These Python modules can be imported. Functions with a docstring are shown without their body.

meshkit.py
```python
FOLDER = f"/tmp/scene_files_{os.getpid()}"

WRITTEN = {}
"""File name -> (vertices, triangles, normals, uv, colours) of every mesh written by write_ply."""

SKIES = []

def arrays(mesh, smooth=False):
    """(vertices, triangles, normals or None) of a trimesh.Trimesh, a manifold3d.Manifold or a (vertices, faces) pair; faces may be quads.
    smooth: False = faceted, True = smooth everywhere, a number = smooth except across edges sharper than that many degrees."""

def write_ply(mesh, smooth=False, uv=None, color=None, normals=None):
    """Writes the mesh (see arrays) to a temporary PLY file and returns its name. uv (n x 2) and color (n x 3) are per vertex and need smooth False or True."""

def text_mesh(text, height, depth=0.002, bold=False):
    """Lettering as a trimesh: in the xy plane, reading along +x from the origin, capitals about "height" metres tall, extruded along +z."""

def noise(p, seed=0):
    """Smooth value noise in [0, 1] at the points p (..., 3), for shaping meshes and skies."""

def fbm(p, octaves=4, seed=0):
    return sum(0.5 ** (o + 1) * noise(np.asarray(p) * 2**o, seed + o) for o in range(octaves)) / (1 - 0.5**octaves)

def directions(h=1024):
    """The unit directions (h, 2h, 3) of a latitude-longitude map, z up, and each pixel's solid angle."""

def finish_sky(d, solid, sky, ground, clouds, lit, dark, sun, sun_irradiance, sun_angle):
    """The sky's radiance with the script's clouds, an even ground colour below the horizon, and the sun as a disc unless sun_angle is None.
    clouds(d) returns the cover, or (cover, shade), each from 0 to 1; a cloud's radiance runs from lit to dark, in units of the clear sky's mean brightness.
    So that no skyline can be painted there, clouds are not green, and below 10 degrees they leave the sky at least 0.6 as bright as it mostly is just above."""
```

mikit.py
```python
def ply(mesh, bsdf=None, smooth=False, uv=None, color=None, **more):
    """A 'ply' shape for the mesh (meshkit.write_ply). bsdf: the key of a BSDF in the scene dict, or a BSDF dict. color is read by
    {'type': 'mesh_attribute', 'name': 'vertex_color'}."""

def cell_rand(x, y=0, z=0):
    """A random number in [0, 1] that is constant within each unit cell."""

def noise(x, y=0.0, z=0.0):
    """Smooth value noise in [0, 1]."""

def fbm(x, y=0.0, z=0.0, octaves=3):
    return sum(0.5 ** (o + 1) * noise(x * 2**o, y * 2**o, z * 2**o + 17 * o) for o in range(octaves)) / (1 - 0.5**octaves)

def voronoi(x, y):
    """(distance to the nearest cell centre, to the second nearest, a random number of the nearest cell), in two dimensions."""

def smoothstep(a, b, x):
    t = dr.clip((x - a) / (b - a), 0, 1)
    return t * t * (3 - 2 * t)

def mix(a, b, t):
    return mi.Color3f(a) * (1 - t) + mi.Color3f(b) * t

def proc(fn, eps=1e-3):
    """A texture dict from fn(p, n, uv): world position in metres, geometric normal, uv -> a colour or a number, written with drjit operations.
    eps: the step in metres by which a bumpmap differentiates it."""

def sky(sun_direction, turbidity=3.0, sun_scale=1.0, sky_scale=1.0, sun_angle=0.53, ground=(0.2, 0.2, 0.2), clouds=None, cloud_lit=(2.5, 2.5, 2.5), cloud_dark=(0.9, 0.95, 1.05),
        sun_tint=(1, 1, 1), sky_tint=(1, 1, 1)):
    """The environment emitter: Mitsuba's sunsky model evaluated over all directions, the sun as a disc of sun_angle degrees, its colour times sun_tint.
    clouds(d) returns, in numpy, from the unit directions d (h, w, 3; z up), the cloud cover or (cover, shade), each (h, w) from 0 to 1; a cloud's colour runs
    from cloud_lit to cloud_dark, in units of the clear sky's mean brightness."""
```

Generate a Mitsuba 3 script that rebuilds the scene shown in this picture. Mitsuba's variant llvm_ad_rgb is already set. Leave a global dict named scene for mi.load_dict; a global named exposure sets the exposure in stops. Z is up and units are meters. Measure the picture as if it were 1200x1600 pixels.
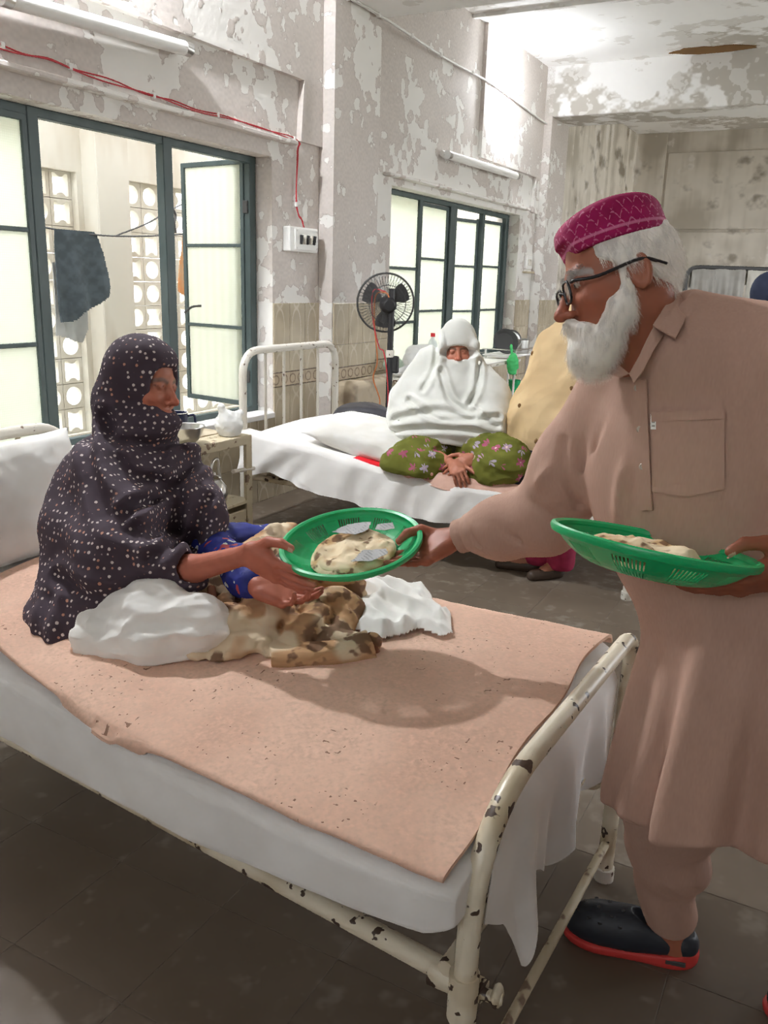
import math, random
from concurrent.futures import ThreadPoolExecutor
import numpy as np, trimesh, manifold3d, shapely
import shapely.geometry as sg
import drjit as dr, mitsuba as mi
import mikit, meshkit
from mikit import proc, noise, fbm, voronoi, cell_rand, smoothstep, mix
T = mi.ScalarTransform4f
scene, labels = {}, {}

# ------------------------------------------------------------------ camera
FOCAL, YAW, PITCH, ROLL = 1335.0, -0.487, 0.264, 0.030      # focal length in pixels of a 1200 x 1600 frame
EYE = np.array([0.0, 0.0, 1.5])
FW = np.array([math.sin(YAW) * math.cos(PITCH), math.cos(YAW) * math.cos(PITCH), -math.sin(PITCH)])
_r = np.cross(FW, [0, 0, 1.0]); _r /= np.linalg.norm(_r)
_u = np.cross(_r, FW)
RT, UP = _r * math.cos(ROLL) + _u * math.sin(ROLL), -_r * math.sin(ROLL) + _u * math.cos(ROLL)
scene['camera'] = {'type': 'perspective', 'fov': math.degrees(2 * math.atan(600 / FOCAL)), 'fov_axis': 'x', 'near_clip': 0.05, 'far_clip': 200.0,
                   'to_world': T().look_at(origin=EYE.tolist(), target=(EYE + FW).tolist(), up=UP.tolist())}
exposure = 1.15

# ------------------------------------------------------------------ daylight and the big lamp above the frame
def overcast(d):
    return np.full(d.shape[:2], 0.92), 0.25 + 0.3 * meshkit.fbm(d * 3, 3)
scene['sky'] = mikit.sky((-0.6, -0.25, 0.75), turbidity=4.0, sun_scale=0.0, sky_scale=17.0, ground=(0.55, 0.55, 0.5), clouds=overcast,
                         cloud_lit=(1.5, 1.5, 1.5), cloud_dark=(0.9, 0.95, 1.0))
BULB_POWER = 72.0         # radiance of the glowing bulbs
# ------------------------------------------------------------------ scene helpers
def numbered(key):
    if key not in USED: USED.add(key); return key
    i = 1
    while f'{key}_{i:03d}' in USED: i += 1
    USED.add(f'{key}_{i:03d}'); return f'{key}_{i:03d}'
USED = set()
def thing(name, label, cat, group=None):
    k = numbered(name); labels[k] = {'label': label, 'category': cat}
    if group: labels[k]['group'] = group
    return k
def put(key, mesh, bsdf, smooth=False, color=None, label=None, M=None, **more):
    key = key if key in USED and key not in scene else numbered(key)
    scene[key] = mikit.ply(mesh, bsdf, smooth=True if color is not None and smooth is not False else smooth, color=color, **more)
    if M is not None: scene[key]['to_world'] = M
    if label: labels.setdefault(key, {})['label'] = label
    return key
def copy(key, like, M, bsdf=None):
    key = numbered(key); scene[key] = {**scene[like], 'to_world': M}
    if bsdf: scene[key]['bsdf'] = {'type': 'ref', 'id': bsdf}
    return key
def struct(name, mesh, bsdf, smooth=False, **more):
    k = put(name, mesh, bsdf, smooth, **more); labels[k] = {'kind': 'structure'}; return k
def pix(x, y, d):
    """The point at depth d metres in front of the lens along the line through (x, y) of the 1200 x 1600 frame."""
    return EYE + d * (RT * (x - 600) / FOCAL - UP * (y - 800) / FOCAL + FW)
def A(*v): return np.array(v, float)
def unit(v): v = np.asarray(v, float); return v / np.linalg.norm(v)
def cat(*ms):
    return trimesh.util.concatenate([trimesh.Trimesh(np.asarray(m.vertices), np.asarray(m.faces), process=False) for m in ms])
def box(c, s, ch=0.0, R=None):
    """A box with its centre, full size and chamfered edges."""
    s = np.asarray(s, float) / 2
    if ch <= 0:
        m = trimesh.creation.box(2 * s)
    else:
        ch = min(ch, 0.45 * 2 * s.min()); p = []
        for sx in (-1, 1):
            for sy in (-1, 1):
                for sz in (-1, 1):
                    for k in range(3):
                        q = s.copy()
                        for j in range(3):
                            if j != k: q[j] -= ch
                        p.append(q * (sx, sy, sz))
        m = trimesh.convex.convex_hull(np.array(p))
    v = np.array(m.vertices)
    if R is not None: v = v @ np.asarray(R, float).T
    return trimesh.Trimesh(v + np.asarray(c, float), m.faces, process=False)
def span(x0, x1, y0, y1, z0, z1, ch=0.0):
    return box(((x0 + x1) / 2, (y0 + y1) / 2, (z0 + z1) / 2), (abs(x1 - x0), abs(y1 - y0), abs(z1 - z0)), ch)
def curve(pts, n=8, closed=False):
    """Catmull-Rom through the points."""
    p = np.asarray(pts, float)
    if len(p) < 3: return np.linspace(p[0], p[-1], n + 1)
    q = np.vstack([p[-1:], p, p[:2]]) if closed else np.vstack([2 * p[0] - p[1], p, 2 * p[-1] - p[-2]])
    out = []
    for i in range(1, len(q) - 2):
        for t in np.arange(n) / n:
            a, b, c, d = q[i - 1], q[i], q[i + 1], q[i + 2]
            out.append(0.5 * (2 * b + (c - a) * t + (2 * a - 5 * b + 4 * c - d) * t * t + (3 * b - a - 3 * c + d) * t ** 3))
    if not closed: out.append(p[-1])
    return np.array(out)
def frames(p, closed=False):
    t = np.roll(p, -1, 0) - np.roll(p, 1, 0) if closed else np.gradient(p, axis=0)
    t /= np.linalg.norm(t, axis=1, keepdims=True) + 1e-12
    a = np.cross(t[0], [0, 0, 1.0] if abs(t[0][2]) < 0.9 else [1.0, 0, 0]); out = []
    for k in range(len(p)):
        a = a - t[k] * (a @ t[k]); a /= np.linalg.norm(a) + 1e-12; out.append(a)
    n = np.array(out); return t, n, np.cross(t, n)
def tube(pts, r, sides=10, closed=False, flat=1.0):
    p = np.asarray(pts, float); m = len(p); t, n, b = frames(p, closed)
    r = np.broadcast_to(np.asarray(r, float), (m,)); g = np.arange(sides) * 2 * np.pi / sides
    v = p[:, None] + r[:, None, None] * (np.cos(g)[None, :, None] * n[:, None] + flat * np.sin(g)[None, :, None] * b[:, None])
    i, j = np.meshgrid(np.arange(m if closed else m - 1), np.arange(sides), indexing='ij')
    a, c = i * sides, ((i + 1) % m) * sides; j2 = (j + 1) % sides
    f = np.vstack([np.stack([a + j, a + j2, c + j2], -1).reshape(-1, 3), np.stack([a + j, c + j2, c + j], -1).reshape(-1, 3)])
    v = v.reshape(-1, 3)
    if not closed:
        k = len(v); v = np.vstack([v, p[:1], p[-1:]]); jj = np.arange(sides)
        f = np.vstack([f, np.stack([jj * 0 + k, (jj + 1) % sides, jj], 1), np.stack([jj * 0 + k + 1, (m - 1) * sides + jj, (m - 1) * sides + (jj + 1) % sides], 1)])
    return trimesh.Trimesh(v, f, process=False)
def lathe(profile, n=32, M=None):
    """Profile (r, z) turned about z."""
    p = np.asarray(profile, float); g = np.arange(n) * 2 * np.pi / n; m = len(p)
    v = np.stack([p[:, 0][:, None] * np.cos(g), p[:, 0][:, None] * np.sin(g), np.repeat(p[:, 1][:, None], n, 1)], -1).reshape(-1, 3)
    i, j = np.meshgrid(np.arange(m - 1), np.arange(n), indexing='ij'); j2 = (j + 1) % n
    f = np.vstack([np.stack([i * n + j, i * n + j2, (i + 1) * n + j2], -1).reshape(-1, 3), np.stack([i * n + j, (i + 1) * n + j2, (i + 1) * n + j], -1).reshape(-1, 3)])
    if M is not None: v = v @ np.asarray(M)[:3, :3].T + np.asarray(M)[:3, 3]
    return trimesh.Trimesh(v, f, process=False)
def prism(poly, h, M=None):
    m = trimesh.creation.extrude_polygon(poly if hasattr(poly, 'exterior') else sg.Polygon(poly), h, engine='earcut')
    if M is not None: m.apply_transform(np.asarray(M, float))
    return m
def frame4(o, x, y, z):
    M = np.eye(4); M[:3, 0], M[:3, 1], M[:3, 2], M[:3, 3] = x, y, z, o; return M
def grid_faces(n, m, off=0):
    i, j = np.meshgrid(np.arange(n - 1), np.arange(m - 1), indexing='ij'); a = off + i * m + j
    return np.vstack([np.stack([a, a + m, a + m + 1], -1).reshape(-1, 3), np.stack([a, a + m + 1, a + 1], -1).reshape(-1, 3)])
def sheet(P, th, keep=None):
    """A cloth of thickness th whose upper side is the grid P (n, m, 3); keep masks its cells."""
    n, m = P.shape[:2]; gu, gv = np.gradient(P, axis=0), np.gradient(P, axis=1)
    N = np.cross(gu, gv); N /= np.linalg.norm(N, axis=-1, keepdims=True) + 1e-12
    top, bot = P.reshape(-1, 3), (P - N * th).reshape(-1, 3); k = n * m
    cell = np.ones((n - 1, m - 1), bool) if keep is None else keep
    i, j = np.nonzero(cell); a = i * m + j
    f = np.vstack([np.stack([a, a + m, a + m + 1], 1), np.stack([a, a + m + 1, a + 1], 1)])
    F = [f, f[:, ::-1] + k]
    e = np.vstack([f[:, [0, 1]], f[:, [1, 2]], f[:, [2, 0]]]); key = e[:, 0].astype(np.int64) * k + e[:, 1]; rev = e[:, 1].astype(np.int64) * k + e[:, 0]
    b = e[~np.isin(key, rev)]
    F += [np.stack([b[:, 1], b[:, 0], b[:, 0] + k], 1), np.stack([b[:, 1], b[:, 0] + k, b[:, 1] + k], 1)]
    F = np.vstack(F); used, inv = np.unique(F, return_inverse=True)
    return trimesh.Trimesh(np.vstack([top, bot])[used], inv.reshape(-1, 3), process=False)
def rotm(axis, deg):
    return trimesh.transformations.rotation_matrix(math.radians(deg), axis)[:3, :3]

# ------------------------------------------------------------------ soft shapes: distance fields meshed with surface nets
def f4(v): return np.asarray(v, np.float32)
def cap(P, a, b, ra, rb=None):
    """Tapered limb from a to b."""
    rb = ra if rb is None else rb
    a, b = f4(a), f4(b); ab = b - a; q = P - a
    t = np.clip((q @ ab) / max(float(ab @ ab), 1e-12), 0, 1)
    return np.linalg.norm(q - t[:, None] * ab, axis=1) - (ra + (rb - ra) * t)
def ell(P, c, r, R=None):
    q = P - f4(c)
    if R is not None: q = q @ f4(R)
    r = f4(r); k0 = np.linalg.norm(q / r, axis=1); k1 = np.linalg.norm(q / (r * r), axis=1)
    return k0 * (k0 - 1) / np.maximum(k1, 1e-9)
def rbox(P, c, s, rad, R=None):
    """Rounded box, s = half size; the columns of R are its axes."""
    q = P - f4(c)
    if R is not None: q = q @ f4(R)
    q = np.abs(q) - (f4(s) - rad)
    return np.linalg.norm(np.maximum(q, 0), axis=1) + np.minimum(q.max(1), 0) - rad
def smin(a, b, k):
    h = np.maximum(k - np.abs(a - b), 0) / k
    return np.minimum(a, b) - h * h * k * 0.25
def smax(a, b, k): return -smin(-a, -b, k)
def blend(k, *ds):
    o = ds[0]
    for d in ds[1:]: o = smin(o, d, k)
    return o
def chain(P, pts, rs, k=0.02):
    o = None
    for i in range(len(pts) - 1):
        d = cap(P, pts[i], pts[i + 1], rs[i], rs[i + 1]); o = d if o is None else smin(o, d, k)
    return o
def near(P, lo, hi, fn):
    """fn, evaluated only inside the box lo..hi; outside, the distance to the box plus a little."""
    lo, hi = f4(lo), f4(hi); q = np.maximum(np.maximum(lo - P, P - hi), 0); d = np.linalg.norm(q, axis=1)
    inside = d <= 0; out = d + 0.03
    if inside.any(): out[inside] = fn(P[inside])
    return out.astype(np.float32)
def ease(a, b, x):
    t = np.clip((x - a) / (b - a), 0, 1); return t * t * (3 - 2 * t)
POOL = ThreadPoolExecutor(4)
def pmap(fn, P, step=60000):
    parts = [P[i:i + step] for i in range(0, len(P), step)]
    return np.concatenate(list(POOL.map(lambda q: np.asarray(fn(q), np.float32), parts))) if parts else np.zeros(0, np.float32)
CORN = np.array([[i, j, k] for i in (0, 1) for j in (0, 1) for k in (0, 1)])
EDGES = [(a, b) for a in range(8) for b in range(a + 1, 8) if np.abs(CORN[a] - CORN[b]).sum() == 1]
def soft(fn, lo, hi, h, B=8, slack=1.0, margin=.022, detail=None):
    """Mesh of fn(P) < 0 with cells of size h. Only blocks near the surface are sampled."""
    lo, hi = np.asarray(lo, float), np.asarray(hi, float); nb = np.ceil((hi - lo) / (h * B)).astype(int)
    bi = np.stack(np.meshgrid(*[np.arange(k) for k in nb], indexing='ij'), -1).reshape(-1, 3)
    cen = f4(lo + (bi + 0.5) * h * B)
    d = pmap(fn, cen)
    bi = bi[np.abs(d) < h * B * 0.87 * slack + margin]
    loc = np.stack(np.meshgrid(*[np.arange(B + 1)] * 3, indexing='ij'), -1).reshape(-1, 3)
    ids = (bi[:, None] * B + loc[None]).reshape(-1, 3)
    v = pmap(fn, f4(lo + ids * h)).reshape(len(bi), B + 1, B + 1, B + 1)
    s = v < 0; n = np.zeros((len(bi), B, B, B), np.int8)
    for i, j, k in CORN: n += s[:, i:B + i, j:B + j, k:B + k]
    w = np.nonzero((n > 0) & (n < 8)); cells = bi[w[0]] * B + np.stack(w[1:], 1)
    c8 = np.stack([v[w[0], w[1] + i, w[2] + j, w[3] + k] for i, j, k in CORN], 1)
    acc, cnt = np.zeros((len(cells), 3)), np.zeros(len(cells))
    for a, b in EDGES:
        va, vb = c8[:, a], c8[:, b]; m = (va < 0) != (vb < 0)
        t = va[m] / (va[m] - vb[m]); acc[m] += CORN[a] + t[:, None] * (CORN[b] - CORN[a]); cnt[m] += 1
    V = lo + (cells + acc / np.maximum(cnt, 1)[:, None]) * h
    D = nb * B + 2; key = (cells[:, 0] * D[1] + cells[:, 1]) * D[2] + cells[:, 2]; order = np.argsort(key); skey = key[order]
    def find(c):
        k = (c[:, 0] * D[1] + c[:, 1]) * D[2] + c[:, 2]; i = np.clip(np.searchsorted(skey, k), 0, len(skey) - 1)
        return np.where(skey[i] == k, order[i], -1)
    F = []
    for ax, corner in ((0, 4), (1, 2), (2, 1)):
        m = (c8[:, 0] < 0) != (c8[:, corner] < 0); c = cells[m]; u, w_ = (ax + 1) % 3, (ax + 2) % 3
        e1, e2 = np.zeros(3, int), np.zeros(3, int); e1[u] = 1; e2[w_] = 1
        q = np.stack([np.nonzero(m)[0], find(c - e1), find(c - e1 - e2), find(c - e2)], 1); ok = (q >= 0).all(1)
        q = q[ok]; flip = (c8[:, 0] < 0)[m][ok]
        q = np.where(flip[:, None], q, q[:, ::-1])
        F += [q[:, [0, 1, 2]], q[:, [0, 2, 3]]]
    F = np.vstack(F)
    m = trimesh.Trimesh(V, F, process=False)
    if detail is not None:
        _, _, N = meshkit.arrays(m, True); m = trimesh.Trimesh(V + N * np.asarray(detail(V))[:, None], F, process=False)
    return m
def fold(P, axis, freq, seed=0, warp=0.4, sharp=1.6):
    """Cloth folds in [0, 1] running across the direction axis."""
    s = P @ np.asarray(axis, float) * freq + warp * 6 * meshkit.fbm(P * freq * 0.35, 2, seed)
    return (0.5 + 0.5 * np.sin(s * 2 * np.pi)) ** sharp
# ------------------------------------------------------------------ materials
def mat(name, color, rough=0.6, metal=0.0, spec=0.4, **k):
    c = color if isinstance(color, dict) else {'type': 'rgb', 'value': [float(x) for x in color]}
    scene['m_' + name] = {'type': 'twosided', 'bsdf': {'type': 'principled', 'base_color': c, 'roughness': rough, 'metallic': metal, 'specular': spec, **k}}
    return 'm_' + name
VC = {'type': 'mesh_attribute', 'name': 'vertex_color'}
def srgb(r, g, b):
    c = np.array([r, g, b]) / 255.0; return np.where(c < 0.04045, c / 12.92, ((c + 0.055) / 1.055) ** 2.4)
def wall_field(p):
    a = fbm(p.x * 3.1 + 5, p.y * 3.1, p.z * 2.4, 4); b = fbm(p.x * 13, p.y * 13, p.z * 10, 4)
    band = fbm(p.x * 0.5, p.y * 0.55 + 3, p.z * 0.5, 2)
    return a * 0.52 + b * 0.48 + (band - 0.5) * 0.5 - 0.022
def wall_paint(p, n, uv):
    f = wall_field(p); flake = smoothstep(0.505, 0.515, f)
    tone = fbm(p.x * 1.3, p.y * 1.3, p.z * 0.6 + 9, 3); fine = noise(p.x * 60, p.y * 60, p.z * 60)
    base = mix((0.475, 0.425, 0.39), (0.60, 0.55, 0.515), tone) * (0.94 + 0.12 * fine)
    c = mix(base, mix((0.66, 0.635, 0.595), (0.74, 0.72, 0.69), tone), flake)
    return mix(c, (0.33, 0.29, 0.26), smoothstep(0.490, 0.504, f) * (1 - flake) * 0.35)
def wall_relief(p, n, uv):
    return -0.004 * smoothstep(0.505, 0.515, wall_field(p)) + 0.0012 * noise(p.x * 40, p.y * 40, p.z * 40)
scene['m_wall'] = {'type': 'twosided', 'bsdf': {'type': 'bumpmap', 'arbitrary': proc(wall_relief, 0.004), 'scale': 1.0,
                   'bsdf': {'type': 'principled', 'base_color': proc(wall_paint), 'roughness': 0.75, 'specular': 0.3}}}
def grime_paint(p, n, uv):
    a = fbm(p.x * 1.6, p.y * 1.6, p.z * 1.6, 4); s = fbm(p.x * 7, p.y * 7, p.z * 0.6, 3); d = fbm(p.x * 5, p.y * 5, p.z * 5, 4)
    c = mix((0.44, 0.395, 0.33), (0.66, 0.61, 0.54), smoothstep(0.35, 0.6, a * 0.6 + s * 0.4))
    c = mix(c, (0.74, 0.70, 0.65), smoothstep(0.58, 0.64, s * 0.5 + d * 0.5) * 0.7)
    return mix(c, (0.20, 0.165, 0.12), smoothstep(0.58, 0.74, d * 0.55 + a * 0.45 + 0.03) * 0.85)
mat('grime', proc(grime_paint), 0.85)
def ceiling_paint(p, n, uv):
    a = fbm(p.x * 0.8 + 3, p.y * 0.8, p.z, 4); b = fbm(p.x * 5, p.y * 5, p.z * 5, 4)
    c = mix((0.80, 0.79, 0.775), (0.46, 0.43, 0.385), smoothstep(0.50, 0.55, a * 0.6 + b * 0.4))
    return mix(c, (0.66, 0.64, 0.61), smoothstep(0.60, 0.62, b) * 0.8)
mat('ceiling', proc(ceiling_paint), 0.8)
mat('white_paint', (0.66, 0.65, 0.63), 0.6)
def veranda_paint(p, n, uv):
    return mix((0.62, 0.60, 0.53), (0.52, 0.48, 0.40), smoothstep(0.45, 0.7, fbm(p.x * 2, p.y * 4, p.z * 1.2, 4)))
mat('veranda', proc(veranda_paint), 0.8)
mat('concrete', (0.55, 0.52, 0.45), 0.85)
def floor_stone(p, n, uv):
    t = cell_rand(dr.floor((p.x + 0.823) / 0.335), dr.floor((p.y - 1.06) / 0.335), 5)
    a = fbm(p.x * 3, p.y * 3, 1, 4); b = fbm(p.x * 22, p.y * 22, 4, 3)
    c = mix((0.082, 0.060, 0.042), (0.135, 0.105, 0.077), a * 0.85 + t * 0.15)
    c = mix(c, (0.19, 0.165, 0.135), smoothstep(0.56, 0.80, b * 0.6 + a * 0.4) * .8)
    return mix(c, (0.085, 0.066, 0.05), smoothstep(0.6, 0.8, fbm(p.x * 1.1 + 8, p.y * 1.1, 2, 3)) * 0.6)
mat('floor', proc(floor_stone), proc(lambda p, n, uv: 0.48 + 0.3 * fbm(p.x * 9, p.y * 9, 0, 3)), spec=0.35)
mat('joint', (0.12, 0.10, 0.082), 0.9)
def tile_print(p, n, uv):
    # printed arches on each glazed tile: 0.20 wide, 0.30 high
    y, z = p.y / 0.2, (p.z - 0.10) / 0.30
    fy, fz = y - dr.floor(y) - 0.5, z - dr.floor(z) - 0.5
    r = dr.sqrt(fy * fy * 5.0 + fz * fz * 1.6)
    line = smoothstep(0.08, 0.0, dr.abs(r - 0.62)) * 0.75
    g = fbm(p.x * 4, p.y * 4, p.z * 4, 4)
    c = mix((0.44, 0.375, 0.27), (0.36, 0.30, 0.21), smoothstep(0.4, 0.65, g))
    return mix(c, (0.56, 0.50, 0.40), line)
mat('glazed_tile', proc(tile_print), 0.3, spec=0.5)
def border_print(p, n, uv):
    y = p.y / 0.1; fy = y - dr.floor(y) - 0.5; fz = (p.z - 0.82) / 0.1
    r = dr.sqrt(fy * fy + fz * fz * 1.2)
    c = mix((0.42, 0.34, 0.24), (0.17, 0.12, 0.08), smoothstep(0.09, 0.0, dr.abs(r - 0.33)))
    return mix(c, (0.12, 0.085, 0.06), smoothstep(0.42, 0.46, dr.abs(fz)))
mat('border_tile', proc(border_print), 0.35)
def old_paint(p, n, uv):
    a = fbm(p.x * 9, p.y * 9, p.z * 9, 3); b = fbm(p.x * 45, p.y * 45, p.z * 45, 3)
    c = mix((0.62, 0.56, 0.44), (0.45, 0.37, 0.25), smoothstep(0.45, 0.7, a))
    return mix(c, (0.055, 0.035, 0.025), smoothstep(0.645, 0.665, b * 0.65 + a * 0.35 + 0.035))
mat('old_paint', proc(old_paint), 0.35, spec=0.5)
def old_white(p, n, uv):
    b = fbm(p.x * 40, p.y * 40, p.z * 40, 3)
    return mix(mix((0.66, 0.64, 0.58), (0.55, 0.50, 0.42), fbm(p.x * 8, p.y * 8, p.z * 8, 2)), (0.12, 0.075, 0.05), smoothstep(0.70, 0.73, b))
mat('old_white', proc(old_white), 0.4, spec=0.5)
def rusty(p, n, uv):
    a = fbm(p.x * 8, p.y * 8, p.z * 8, 3); b = fbm(p.x * 30, p.y * 30, p.z * 30, 3)
    c = mix((0.52, 0.46, 0.33), (0.40, 0.33, 0.22), a)
    return mix(c, (0.11, 0.055, 0.03), smoothstep(0.585, 0.66, a * 0.45 + b * 0.55) * .85)
mat('rusty', proc(rusty), 0.6)
mat('green_frame', proc(lambda p, n, uv: mix((0.035, 0.058, 0.058), (0.075, 0.10, 0.10), fbm(p.x * 12, p.y * 12, p.z * 5, 3))), 0.45)
mat('dark_metal', (0.05, 0.05, 0.05), 0.4)
mat('black_plastic', (0.02, 0.02, 0.022), 0.4)
mat('chrome', (0.75, 0.74, 0.72), 0.15, 1.0)
mat('steel', (0.55, 0.54, 0.52), 0.28, 1.0)
mat('white_plastic', (0.72, 0.71, 0.68), 0.4)
mat('red_plastic', (0.6, 0.03, 0.04), 0.4)
mat('red_wire', (0.42, 0.035, 0.045), 0.5)
mat('white_wire', (0.62, 0.61, 0.58), 0.5)
mat('brown_rust', (0.16, 0.085, 0.03), 0.9)
def frost(p, n, uv):
    y, z = (p.y + p.z) / 0.022, (p.y - p.z) / 0.022
    k = dr.sin(y * 6.2832) * dr.sin(z * 6.2832)
    return mix((0.85, 0.875, 0.80), (0.90, 0.92, 0.86), smoothstep(-0.3, 0.6, k))
scene['m_frost'] = {'type': 'principledthin', 'base_color': proc(frost), 'roughness': 0.35, 'spec_trans': 0.0, 'diff_trans': 1.85, 'eta': 1.4}
mat('bulb_glass', (0.9, 0.9, 0.9), 0.3)
def crease(p, n, uv):
    a = fbm(p.x * 7, p.y * 7, p.z * 11, 3); b = fbm(p.x * 26 + 5, p.y * 26, p.z * 34, 2)
    return 0.010 * dr.abs(a - 0.5) + 0.0022 * dr.abs(b - 0.5)
def cloth(name, c1, c2=None, scale=8.0, rough=0.95, wrinkle=False):
    c1 = tuple(float(x) for x in c1); c2 = tuple(float(x) for x in c2) if c2 is not None else tuple(0.85 * x for x in c1)
    tex = proc(lambda p, n, uv: mix(c1, c2, smoothstep(0.3, 0.7, fbm(p.x * scale, p.y * scale, p.z * scale, 3))))
    b = {'type': 'principled', 'base_color': tex, 'roughness': rough, 'specular': 0.15, 'sheen': 0.25}
    if wrinkle: b = {'type': 'bumpmap', 'arbitrary': proc(crease, 0.003), 'scale': 1.0, 'bsdf': b}
    scene['m_' + name] = {'type': 'twosided', 'bsdf': b}
    return 'm_' + name
cloth('sheet', (0.69, 0.675, 0.655), (0.64, 0.62, 0.595), wrinkle=True)
cloth('white_cotton', (0.72, 0.71, 0.68), (0.64, 0.62, 0.58), wrinkle=True)
cloth('pillowcase', (0.68, 0.67, 0.64), (0.62, 0.60, 0.555), wrinkle=True)
def blanket_wool(p, n, uv):
    a = fbm(p.x * 5, p.y * 5, p.z * 5, 3); b = fbm(p.x * 150, p.y * 150, p.z * 150, 2)
    c = mix((0.60, 0.40, 0.305), (0.54, 0.345, 0.26), smoothstep(0.35, 0.65, a * 0.7 + b * 0.3))
    c = c * (0.82 + 0.36 * b)
    speck = smoothstep(0.90, 0.93, noise(p.x * 130, p.y * 130, 3.0)) * smoothstep(.5, .6, noise(p.x * 9, p.y * 9, 5.0))
    return mix(c, (0.16, 0.08, 0.05), speck * 0.8)
scene['m_blanket'] = {'type': 'twosided', 'bsdf': {'type': 'bumpmap', 'arbitrary': proc(lambda p, n, uv: 0.0022 * fbm(p.x * 160, p.y * 160, p.z * 160, 2), 0.0015), 'scale': 1.0,
                      'bsdf': {'type': 'principled', 'base_color': proc(blanket_wool), 'roughness': 0.95, 'specular': 0.1, 'sheen': 0.4}}}
# ------------------------------------------------------------------ the room
XW, XP, CEIL = -3.45, -3.33, 3.85         # face of the left wall, face of its pilasters, ceiling
XO = -3.72                                # outer face of the left wall
W1 = (2.05, 4.83, 0.60, 2.25)             # windows in the left wall: y0, y1, z0, z1
W2 = (6.48, 9.54, 0.72, 2.25)
# floor: stone tiles with recessed joints
struct('floor', span(-3.8, 3.6, -3.2, 15.0, -0.12, -0.0015), 'm_joint')
_tile = put('floor__tile', box((0, 0, -0.012), (0.3335, 0.3335, 0.024), 0.0008), 'm_floor')
_rest, _n = [], 0
for i in range(-8, 14):
    for j in range(-12, 42):
        x, y = -0.823 + 0.335 * (i + 0.5), 1.06 + 0.335 * (j + 0.5)
        if x < -3.44 or x > 3.5 or y < -3 or y > 14.6: continue
        if y > 0.7 and y < 6.2 and x < 1.0 and x < 0.25 + 0.12 * y:
            if _n == 0: scene[_tile]['to_world'] = T().translate([x, y, 0])
            else: copy('floor__tile', _tile, T().translate([x, y, 0]))
            _n += 1
        else: _rest.append(box((x, y, -0.012), (0.3335, 0.3335, 0.024)))
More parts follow.
